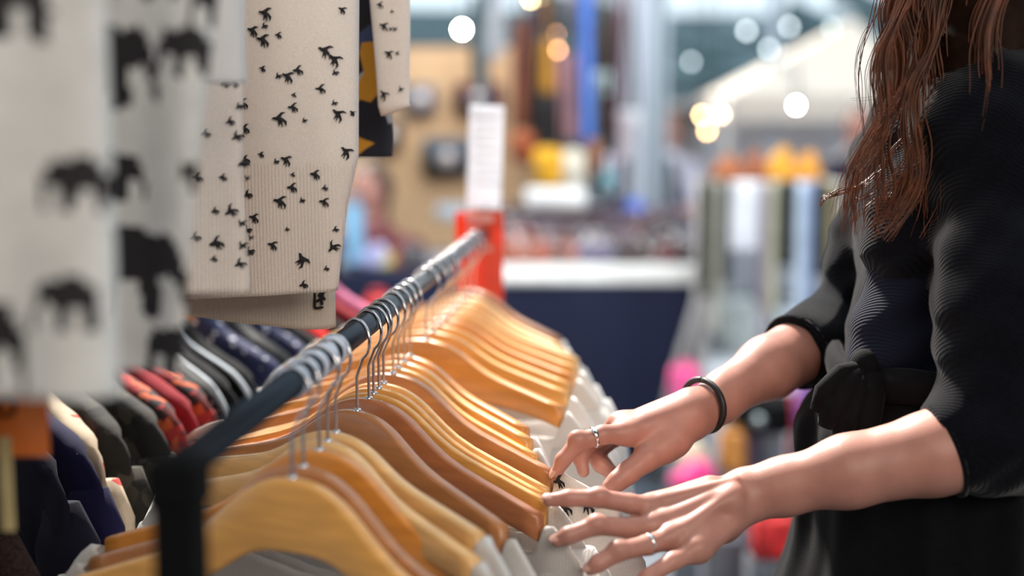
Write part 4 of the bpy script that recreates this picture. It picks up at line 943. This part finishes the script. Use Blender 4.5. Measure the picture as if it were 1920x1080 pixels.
# bright things standing on the table
def standing(name, cat, lab, px0, py0, px1, py1, d, m_, kind='box', parts=None):
    a, b = P(px0, py0, d), P(px1, py1, d); w = b.x - a.x; h = a.z - b.z
    t = thing(name, lab, cat, ((a.x + b.x) / 2, a.y, b.z))
    m = MB()
    if kind == 'box': m.box((0, 0, h / 2), (w, min(w, .12), h), bev=min(.02, w * .15))
    elif kind == 'jar': m.lathe((0, 0, 0), [(0, 0), (w * .46, 0), (w * .5, h * .05), (w * .5, h * .72), (w * .32, h * .86), (w * .32, h * .9), (0, h * .9)], 20)
    elif kind == 'roll': m.tube([(-w / 2, 0, h / 2), (-w / 2 + .01, 0, h / 2), (w / 2 - .01, 0, h / 2), (w / 2, 0, h / 2)], [h * .4, h * .5, h * .5, h * .4], 18)
    elif kind == 'heap':
        m.lathe((0, 0, 0), [(0, 0), (w * .5, 0), (w * .52, h * .2), (w * .42, h * .55), (w * .25, h * .85), (0, h)], 24); m.v = [(x * (1 + .12 * math.sin(7 * z / h + x * 30)), y * .6, z * (1 + .2 * math.sin(x * 37 + y * 20))) for x, y, z in m.v]
    m.build({'box': 'body', 'jar': 'jar_body', 'roll': 'roll', 'heap': 'cloth'}[kind], m_, t)
    if kind == 'box': k = MB(); k.tube([(-w * .25, 0, h), (-w * .22, 0, h * 1.12), (w * .22, 0, h * 1.12), (w * .25, 0, h)], .006, 6); k.build('handle', m_, t)
    if kind == 'jar': k = MB(); k.lathe((0, 0, h * .88), [(0, 0), (w * .36, 0), (w * .36, h * .12), (0, h * .12)], 18); k.build('lid', cmat('jar_lid', (.6, .6, .62)), t)
    return t
standing('cushion', 'cushion', 'bright white cushion lying under the yellow bag', 985, 352, 1098, 396, 5.75, cmat('bright_white', (.90, .89, .87)), 'roll')
standing('folded_shawl', 'shawl', 'pale green white shawl heap left of the purses', 942, 398, 1000, 470, 5.75, cmat('pale_green_white', (.66, .68, .56)), 'heap')
standing('folded_shawl', 'shawl', 'blue shawl heap on the back of the navy table', 1150, 372, 1215, 420, 5.9, cmat('strong_blue', (.06, .13, .55)), 'heap')
# stand under them
sh = MB(); a, b = P(930, 396, 5.95), P(1330, 396, 5.95); sh.box(((a.x + b.x) / 2, a.y, a.z / 2), (b.x - a.x, .5, a.z), bev=.01)
tag(sh.build('display_plinth', cmat('dark_plinth', (.07, .045, .05))), 'dark display plinth behind the purses', 'plinth')

# hanging rail with bags, straps and scarves, centre background
HZ = zof(-40, 6.0); a, b = P(905, -40, 6.0), P(1240, -40, 6.0)
hr = thing('display_stand', 'tall metal frame from which bags and straps hang in the centre background', 'stand', (a.x, a.y, 0))
m = MB(); m.tube([(0, 0, HZ), (b.x - a.x, 0, HZ)], .015, 10); m.build('rail', BEAM, hr)
for x in (0, b.x - a.x): m = MB(); m.tube([(x, 0, 0), (x, 0, HZ)], .015, 10); m.build('post', BEAM, hr)
def hang(lab, px0, px1, py0, py1, mname, col, d=6.0, kind='bag', cat='handbag', name='shoulder_bag'):
    a, b = P(px0, py0, d), P(px1, py1, d); w = b.x - a.x; h = a.z - b.z; zt = HZ - a.z
    t = thing(name, lab, cat, ((a.x + b.x) / 2, a.y, a.z)); mm = cmat(mname, col)
    m = MB()
    if kind == 'bag':
        m.box((0, 0, -h / 2), (w, .07, h), bev=.025); m.build('pouch', mm, t); k = MB(); k.box((0, -.038, -h * .28), (w * 1.02, .01, h * .5), bev=.004); k.build('flap', mm, t)
        k = MB(); k.tube([(-w * .42, 0, -.02), (-.01, 0, max(zt, .05)), (.01, 0, max(zt, .05)), (w * .42, 0, -.02)], .007, 6); k.build('strap', cmat('dark_strap', (.03, .015, .012)), t)
    else:
        nn = 14; vs = []
        for j in range(17):
            z = -h * j / 16
            for i in range(nn): th = 2 * math.pi * i / nn; r_ = w / 2 * (1 + .12 * math.sin(3 * th + z * 8)); vs.append((r_ * math.cos(th), .4 * r_ * math.sin(th), z))
        m.add(vs, [(j * nn + i, (j + 1) * nn + i, (j + 1) * nn + (i + 1) % nn, j * nn + (i + 1) % nn) for j in range(16) for i in range(nn)] + [tuple(range(nn)), tuple(16 * nn + i for i in range(nn))[::-1]])
        m.build('cloth', mm, t)
        if zt > .02: k = MB(); k.tube([(0, 0, 0), (0, 0, zt)], .006, 6); k.build('loop', mm, t)
    return t
HL = [('long black scarf hanging left of the leather straps', 884, 916, -10, 160, 'ink_cloth', (.012, .012, .02), 'scarf', 6.1), ('grey scarf hanging in the centre background', 915, 945, 10, 110, 'ash_cloth', (.42, .42, .44), 'scarf', 5.9),
      ('rust brown strap bundle above the black bag', 962, 990, 40, 240, 'rust_leather', (.30, .09, .04), 'scarf', 6.0), ('purple black strap bundle beside the mustard scarf', 988, 1010, 20, 230, 'aubergine_cloth', (.06, .03, .07), 'scarf', 6.0),
      ('mustard scarf hanging above a black bag', 1008, 1042, 75, 175, 'mustard_cloth', (.62, .28, .02), 'scarf', 5.95), ('black shoulder bag under the mustard scarf', 992, 1048, 172, 272, 'jet_leather', (.012, .010, .010), 'bag', 6.0),
      ('pink scarf hanging left of the bright blue one', 1046, 1084, 100, 262, 'dusty_pink', (.62, .34, .38), 'scarf', 6.05), ('long bright blue scarf hanging down the middle', 1086, 1112, -30, 275, 'azure_cloth', (.10, .24, .80), 'scarf', 5.9),
      ('pale mint bag between the blue and maroon scarves', 1112, 1146, 132, 182, 'mint_cloth', (.52, .64, .62), 'bag', 6.0), ('olive scarf right of the bright blue one', 1114, 1136, 60, 140, 'olive_cloth', (.13, .12, .03), 'scarf', 6.05),
      ('maroon scarf hanging beside the steel column', 1134, 1162, 20, 255, 'maroon_cloth', (.10, .02, .035), 'scarf', 6.05), ('lilac scarf edge beside the steel column', 1156, 1176, -20, 190, 'lilac_cloth', (.40, .34, .46), 'scarf', 6.1),
      ('rust red bag left of the yellow one', 958, 1006, 248, 308, 'rust_red', (.42, .09, .025), 'bag', 5.95), ('bright yellow bag hanging above the white cushion', 1000, 1054, 276, 354, 'golden_yellow', (.86, .42, .01), 'bag', 5.85),
      ('cream bag right of the bright yellow one', 1054, 1096, 280, 385, 'cream_bag', (.80, .72, .58), 'bag', 5.95), ('rust and white bag right of the cream one', 1100, 1128, 262, 330, 'copper_bag', (.40, .16, .07), 'bag', 6.0),
      ('lavender white bag above the blue shawl', 1120, 1160, 290, 370, 'lavender_bag', (.60, .56, .66), 'bag', 6.05), ('teal pouch among the hanging bags', 1128, 1150, 318, 366, 'teal_pouch', (.06, .30, .34), 'bag', 5.9),
      ('dark brown bag hanging high near the orange lamps', 1000, 1040, -5, 60, 'umber_bag', (.10, .04, .03), 'bag', 6.1), ('pale pink scarf in front of the steel column', 1160, 1184, 210, 300, 'blush_cloth', (.50, .42, .46), 'scarf', 6.0),
      ('light grey bag beside the maroon scarf', 1150, 1200, 205, 262, 'pearl_bag', (.55, .58, .60), 'bag', 6.1)]
for lab, x0, x1, y0, y1, mn, c, kd, d in HL: hang(lab, x0, x1, y0, y1, mn, c, d, kd, 'handbag' if kd == 'bag' else 'scarf', 'shoulder_bag' if kd == 'bag' else 'hanging_scarf')

# people far behind
def far_person(lab, px, pyh, d, height, top, trs, hair, lean=0, seat=False, yaw=0):
    hp = P(px, pyh, d); z1 = hp.z; s = height / 1.7
    if seat: s = 1.0
    base = z1 - 1.70 * s if not seat else 0
    r = []; x, y = hp.x, hp.y; hz = z1 - .11 * s
    sh_ = (x + lean * .3, y, hz - .24 * s); hipz = hz - .76 * s; hip_ = (x + lean, y, hipz)
    b = MB()
    prim = [('e', (x, y, hz), (.078 * s, .09 * s, .112 * s), .01), ('c', (x, y, hz - .06), (sh_[0], y, sh_[2] + .05), .05 * s, .06 * s, .02), ('c', (sh_[0], y, sh_[2] + .02), hip_, .12 * s, .13 * s, .05),
            ('c', (sh_[0] - .17 * s, y, sh_[2]), (sh_[0] + .17 * s, y, sh_[2]), .055 * s, .055 * s, .05)]
    for sg in (-1, 1):
        el = (sh_[0] + sg * .23 * s, y - .04, sh_[2] - .28 * s); wr_ = (sh_[0] + sg * .16 * s, y - .22 * s, sh_[2] - .45 * s)
        prim += [('c', (sh_[0] + sg * .18 * s, y, sh_[2]), el, .05 * s, .04 * s, .02), ('c', el, wr_, .04 * s, .03 * s, .02), ('e', wr_, (.035 * s, .05 * s, .03 * s), .02)]
        if seat or hipz < .7:
            kn_ = (hip_[0] + sg * .12, y - .42, max(hipz, .46)); ft = (hip_[0] + sg * .13, y - .44, .05)
            prim += [('c', (hip_[0] + sg * .09, y, max(hipz, .46)), kn_, .085, .06, .03), ('c', kn_, ft, .06, .04, .02), ('c', ft, (ft[0], ft[1] - .14, .04), .04, .03, .02)]
        else:
            kn_ = (hip_[0] + sg * .10, y, hipz * .52); ft = (hip_[0] + sg * .11, y, .06)
            prim += [('c', (hip_[0] + sg * .09, y, hipz), kn_, .09 * s, .06 * s, .03), ('c', kn_, ft, .06 * s, .04 * s, .02), ('c', ft, (ft[0], ft[1] - .15, .04), .04, .03, .02)]
    tri_add(b, sdf(prim, .016)); o = b.build('person', [SKIN]); tag(o, lab, 'person')
    g = [(q[0], q[1], q[2], q[3] + .012, q[4] + .012, q[5]) for q in prim if q[0] == 'c' and min(q[1][2], q[2][2]) > hipz - .02 and q is not prim[1]]
    m = MB(); tri_add(m, sdf(g, .016)); m.build('top', top, o)
    g = [(q[0], q[1], q[2], q[3] + .012, q[4] + .010, q[5]) for q in prim if q[0] == 'c' and max(q[1][2], q[2][2]) < max(hipz, .46) + .02]
    m = MB(); tri_add(m, sdf(g, .016)); m.build('trousers', trs, o)
    fs_ = -1 if yaw else 1
    m = MB(); tri_add(m, sdf([('e', (x + .01, y + .03 * fs_, hz + .02), (.092 * s, .10 * s, .115 * s), .01), ('c', (x, y + .06 * fs_, hz), (x + .02, y + .07 * fs_, hz - .2 * s), .08 * s, .06 * s, .02)], .012)); m.build('hair', hair, o)
    return o
DT = cmat('dark_trousers', (.02, .02, .035)); HB = cmat('dark_hair', (.04, .018, .012), scale=40)
far_person('seated person in pale lavender white top behind the purses', 1252, 222, 9.9, 1.6, cmat('lavender_white_top', (.70, .70, .84)), DT, cmat('auburn_hair', (.22, .08, .05)), seat=True)
far_person('dark clothed person bending beside the steel column', 1203, 226, 8.3, 1.3, cmat('near_black_jacket', (.008, .009, .016)), DT, HB, lean=.05, yaw=1)
far_person('seated person with dark hair and red brown top left of the tan board', 690, 315, 5.95, 1.5, cmat('maroon_top', (.16, .035, .04)), DT, HB, seat=True)
far_person('person in dark coat passing between the steel column and canopy', 1612, 205, 8.0, 1.62, cmat('black_purple_coat', (.015, .010, .03)), DT, HB)

# goods on the left end of the navy table
for (lab, nm, x0, y0, x1, y1, c, kd, cat) in [('blue and white folded shirt behind the sharp sweater', 'folded_shirt', 645, 385, 680, 500, (.20, .42, .62), 'box', 'shirt'), ('lilac cloth heap behind the grey sweater', 'folded_cloth', 668, 470, 735, 512, (.38, .38, .62), 'heap', 'cloth'),
        ('orange red bowl at the left of the navy table', 'bowl', 728, 478, 772, 512, (.52, .12, .04), 'heap', 'bowl'), ('yellow green cloth heap on the navy table', 'folded_cloth', 690, 500, 740, 530, (.55, .50, .18), 'heap', 'cloth'),
        ('peach pink cloth heap near the tan board', 'folded_cloth', 742, 498, 800, 528, (.70, .38, .32), 'heap', 'cloth'), ('dark box beside the peach pink cloth', 'storage_box', 748, 462, 800, 498, (.05, .05, .06), 'box', 'box')]:
    o = standing(nm, cat, lab, x0, y0, x1, y1, 5.35, cmat('goods_%s' % (nm + str(x0)), c), kd); o.location.z = tz + .006
def floorbox(nm, cat, lab, x0, y0, x1, y1, d, c, kd='box', **kw):
    o = standing(nm, cat, lab, x0, y0, x1, y1, d, cmat('m_%s_%d' % (nm, x0), c, **kw), kd)
    return o
# red, pink and green things seen below the grey sweater
for (lab, nm, cat, x0, y0, x1, y1, d, c) in [('red backpack in front of the navy cloth, under the rail', 'backpack', 'bag', 682, 556, 735, 640, 4.3, (.62, .01, .01)), ('soft green tote bag by the left end of the navy table', 'tote_bag', 'bag', 612, 580, 668, 650, 4.1, (.24, .42, .22)), ('pink tote bag left of the soft green one', 'tote_bag', 'bag', 560, 590, 622, 660, 4.0, (.55, .20, .34))]:
    o = floorbox(nm, cat, lab, x0, y0, x1, y1, d, c); z = o.location.z
    k = MB(); k.box((0, 0, -z / 2), (.25, .2, z), bev=.01); k.build('carton', cmat('dim_carton', (.05, .045, .05)), o)

# garment rail on the right with scarves heaped on top
RD = 5.0; rz_ = zof(338, RD); a, b = P(1318, 338, RD), P(1568, 338, RD)
g2 = thing('clothes_rack', 'background clothes rack with scarves heaped along its top, near the canopy', 'clothes rack', (a.x, a.y, 0))
m = MB(); m.box(((b.x - a.x) / 2, 0, rz_ - .01), (b.x - a.x, .30, .02), bev=.004); m.build('shelf', cmat('rack_shelf', (.45, .42, .38)), g2)
for x in (0, b.x - a.x):
    for y in (-.12, .12): m = MB(); m.tube([(x, y, 0), (x, y, rz_)], .012, 8); m.build('post', cmat('pale_metal', (.5, .47, .45)), g2)
for (lab, x0, y0, x1, y1, c) in [('rust brown scarf heap on the background rack', 1330, 285, 1392, 332, (.36, .11, .035)), ('brown leather bag heap beside the mustard scarves', 1385, 276, 1440, 332, (.28, .08, .03)), ('mustard scarf heap in the middle of the background rack', 1432, 272, 1492, 334, (.72, .32, .02)), ('mustard scarf heap at the right of the background rack', 1485, 280, 1540, 334, (.66, .27, .02))]:
    o = standing('scarf_heap', 'scarf', lab, x0, y0, x1, y1, RD, cmat('heap_%d' % x0, c), 'heap'); o.location.z = rz_ + .001
SL2 = [(1328, 'dark olive', (.035, .035, .018), 560, 26), (1347, 'pale stone', (.50, .50, .42), 640, 12), (1362, 'black', (.006, .008, .006), 530, 22), (1398, 'bright white', (.86, .88, .98), 472, 56), (1434, 'mauve grey', (.26, .20, .24), 660, 14),
       (1452, 'pale khaki', (.46, .45, .32), 600, 18), (1476, 'black', (.006, .008, .006), 500, 34), (1502, 'pale blue', (.55, .66, .78), 640, 18), (1520, 'blue grey', (.26, .34, .52), 650, 18), (1541, 'black', (.008, .008, .008), 520, 30), (1560, 'straw', (.42, .36, .20), 640, 12)]
place = {1362: ' just left of the bright white one', 1476: ' in its middle', 1541: ' near its right end'}
HZ_old = HZ; HZ = rz_
for (px, nm, c, yb, w) in SL2:
    hang('%s scarf hanging from the background rack%s' % (nm, place[px] if px in place else ''), px - w / 2, px + w / 2, 340, yb, 'rackcloth_' + nm.replace(' ', '_'), c, RD - .16, 'scarf', 'scarf', 'hanging_scarf')
HZ = HZ_old
# pale cloth bags and boxes under and around it
t3, a3, b3, z3 = table(1335, 1640, 4.8, 700, .6, cmat('pale_grey_cloth', (.52, .55, .58)), 'low table under a pale grey cloth behind the far forearm', runner=False)
FB = [('storage_box', 'box', 'white box standing behind the scarves on the low table', 1340, 560, 1420, 697, 5.25, (.60, .66, .66)), ('storage_box', 'box', 'navy and white box below the blue grey scarf', 1300, 600, 1350, 700, 5.5, (.10, .13, .30)), ('storage_box', 'box', 'pale blue box at the foot of the rack', 1440, 580, 1540, 697, 5.3, (.55, .62, .70))]
for f in FB:
    o = floorbox(*f); z = o.location.z
    if z > z3 + .1 or f[5] < 1335 or True:
        k = MB(); k.box((0, 0, -z / 2), (.22, .16, z), bev=.01); k.build('crate', cmat('grey_crate', (.18, .18, .20)), o)
for (nm, cat, lab, x0, y0, x1, y1, d, c, kd) in [('tote_bag', 'bag', 'bright pink bag above the wristband', 1258, 688, 1312, 760, 4.4, (.80, .08, .28), 'box'), ('tote_bag', 'bag', 'magenta bag lying below the far wrist', 1252, 868, 1352, 915, 3.9, (.75, .03, .22), 'heap'),
        ('book', 'book', 'orange brown book standing between the two arms', 1350, 808, 1396, 885, 3.9, (.52, .20, .03), 'box'), ('book', 'book', 'dark violet book right of the orange brown one', 1400, 800, 1424, 890, 3.95, (.12, .08, .14), 'box'),
        ('book', 'book', 'white blue book between the dark violet one and red strap', 1424, 790, 1470, 895, 4.0, (.50, .60, .74), 'box'), ('box_file', 'box', 'blue white box under the purple ball', 1498, 770, 1540, 860, 4.0, (.30, .48, .80), 'box'),
        ('folded_cloth', 'cloth', 'cream and white cloth heap behind the far wrist', 1262, 825, 1330, 868, 4.0, (.72, .66, .48), 'heap'), ('beach_ball', 'ball', 'purple round pouf beside the skirt', 1490, 708, 1560, 800, 3.9, (.26, .10, .34), 'jar'),
        ('shopping_bag', 'bag', 'red shopping bag on the floor under the near arm', 1412, 965, 1478, 1046, 3.3, (.62, .01, .01), 'box'), ('shopping_bag', 'bag', 'second red shopping bag close to the skirt', 1470, 968, 1530, 1048, 3.4, (.55, .01, .01), 'box'),
        ('folded_cloth', 'cloth', 'pale folded cloth below the near forearm', 1330, 960, 1385, 1000, 3.5, (.55, .50, .60), 'heap')]:
    o = floorbox(nm, cat, lab, x0, y0, x1, y1, d, c, kd); z = o.location.z
    if z > .03: k = MB(); k.box((0, 0, -z / 2), (.10, .12, z), bev=.008); k.build('stand', cmat('dim_stand', (.08, .085, .10)), o)
    if nm == 'beach_ball': o.name = 'round_pouf'
t = thing('red_strap', 'red strap dangling in front of the books', 'strap', P(1489, 742, 3.91)); m = MB(); m.tube([(0, .07, -.008), (0, 0, 0), (.008, -.004, -.08), (-.004, 0, -.14), (.002, 0, -.19)], .012, 8, flat=.3, upv=(0, 1, 0)); m.build('ribbon', cmat('strap_red', (.60, .02, .03)), t)
cs_ = thing('black_case', 'black case with a round grey knob behind the far forearm', 'case', P(1432, 800, 4.0)); m = MB(); m.box((0, 0, .04), (.20, .16, .085), bev=.01); m.build('body', BLACKM, cs_)
m = MB(); m.ell((-.03, -.085, .035), (.018, .012, .018)); m.build('knob', mat('pale_knob', (.55, .62, .62), .2, .8), cs_)
z = P(1432, 800, 4.0).z; m = MB(); m.box((0, .02, -z / 2 - .0), (.08, .08, z), bev=.006); m.build('pedestal', BLACKM, cs_)

# cream canopy tent on the right
CD = 8.6; ap = P(1585, 66, CD + 1.2); e0 = P(1395, 160, CD - .2); e1 = P(1790, 215, CD - .2)
tn = thing('canopy_tent', 'cream peaked canopy tent behind the woman, right of the steel column', 'tent', ((e0.x + e1.x) / 2, CD + 1.1, 0)); cx, cy = (e0.x + e1.x) / 2, CD + 1.1
hw_ = (e1.x - e0.x) / 2; ez = (e0.z + e1.z) / 2 + .03
m = MB(); c4 = [(-hw_, -hw_, ez), (hw_, -hw_, ez), (hw_, hw_, ez), (-hw_, hw_, ez)]; apx = (ap.x - cx, 0, ap.z + .1)
m.add(c4 + [apx], [(0, 1, 4), (1, 2, 4), (2, 3, 4), (3, 0, 4)]); m.add(c4 + [(x, y, z - .16) for x, y, z in c4], [(0, 4, 5, 1), (1, 5, 6, 2), (2, 6, 7, 3), (3, 7, 4, 0)])
CAN = mat('cream_canvas', (.90, .83, .75), .9, trl=.4); m.build('roof', CAN, tn, smooth=False, solid=.01)
m = MB(); m.box((0, hw_ - .03, ez / 2), (hw_ * 2, .02, ez)); m.build('back_wall', mat('pale_canvas', (.74, .78, .86), .9, noise=.1, scale=1.2, trl=.3), tn, smooth=False)
m = MB(); m.box((hw_ - .03, 0, ez / 2), (.02, hw_ * 2, ez)); m.build('side_wall', mat('pale_canvas', (.6, .6, .6)), tn, smooth=False)
for sx in (-1, 1):
    for sy in (-1, 1): m = MB(); m.tube([(sx * hw_, sy * hw_, 0), (sx * hw_, sy * hw_, ez)], .025, 8); m.build('pole', cmat('pale_metal', (.5, .47, .45)), tn)
# plain pale stall behind
t4 = thing('white_stall', 'pale cloth stall front left of the canopy tent', 'stall', P(1370, 400, 10.5)); q = t4.location.z
m = MB(); m.box((0, 0, (zof(190, 10.5) - q) / 2 - q / 2), (1.5, .05, zof(190, 10.5)), bev=.01); m.build('curtain', cmat('stall_curtain', (.44, .42, .42), scale=2), t4)
m = MB(); m.box((0, -.1, zof(200, 10.5) - q), (1.6, .3, .08), bev=.01); m.build('fascia', cmat('stall_fascia', (.30, .27, .26), scale=2), t4)
# string lights and lamps
def bulb(px, py, d, r, col, e, lab, cordto=None):
    r *= .36; e *= (7 if e > 20 else 2.6); t = thing('light_bulb', lab, 'light bulb', P(px, py, d)); m = MB()
    m.lathe((0, 0, 0), [(0, -r * 1.1), (r * .6, -r * .9), (r, -r * .1), (r * .85, r * .5), (r * .4, r * 1.1), (0, r * 1.1)], 14)
    g = m.build('glass', mat('bulb_%02d%02d%02d_%d' % (col[0] * 99, col[1] * 99, col[2] * 99, int(e)), col, .3, emit=e), t)
    m = MB(); m.lathe((0, 0, r * 1.05), [(0, 0), (r * .4, 0), (r * .4, r * .8), (0, r * .8)], 10); ty = min(TRY, key=lambda q: abs(q - t.location.y)); m.tube([(0, 0, r * 1.8), (0, 0, .4), (0, ty - t.location.y, 3.43 - t.location.z)], .004, 5); m.build('socket', BLACKM, t)
WM = (1, .93, .78); OR = (1, .45, .18); CW = (.85, .95, 1)
for (px, py, d, r, c, e, lab) in [(866, 55, 6.2, .030, WM, 60, 'glowing warm white bulb above the tan board'), (1493, 197, 6.8, .022, (1, .98, .92), 70, 'glowing white bulb below the canopy roof'), (1316, 216, 7.5, .030, (1, .66, .32), 9, 'warm bulb left of the canopy, upper of the orange pair'),
        (1326, 245, 7.6, .034, (1, .62, .28), 8, 'warm bulb left of the canopy, lower of the orange pair'), (1352, 215, 7.5, .026, (1, .74, .45), 9, 'warm bulb right of the orange pair'), (1046, 94, 6.4, .026, OR, 5, 'orange lamp right of the mustard scarf'), (1042, 64, 6.6, .026, OR, 3, 'dim orange lamp above the mustard scarf'),
        (992, 38, 6.5, .024, (1, .55, .4), 2.5, 'dim pinkish lamp above the leather straps'), (972, 88, 6.4, .026, OR, 2.5, 'dim orange lamp left of the mustard scarf'), (1015, 50, 6.6, .026, (1, .6, .42), 2, 'faint pinkish lamp in the middle of the cluster'), (995, -2, 6.3, .026, (1, .74, .34), 14, 'yellow lamp at the very top edge'),
        (1018, -4, 6.3, .022, (1, .78, .42), 12, 'second yellow lamp at the very top edge'), (1400, 58, 9, .045, CW, 2.2, 'pale lamp under the roof, left of the canopy peak'), (1480, 50, 9, .045, CW, 1.9, 'pale lamp under the roof, right of its neighbour'), (1296, 116, 9, .040, CW, 1.4, 'faint pale lamp right of the steel column'),
        (1442, 92, 9, .045, (.8, .95, .98), 1.6, 'pale lamp just above the canopy roof'), (1560, 52, 9, .042, (.7, .92, .95), 1.1, 'faint green white lamp close to the hair'), (928, 104, 6.4, .030, CW, 1.0, 'faint white lamp beside the black scarf'), (1178, 222, 6.2, .022, (.9, .95, .95), 1.3, 'faint white lamp on the steel column')]:
    bulb(px, py, d, r, c, e, lab)
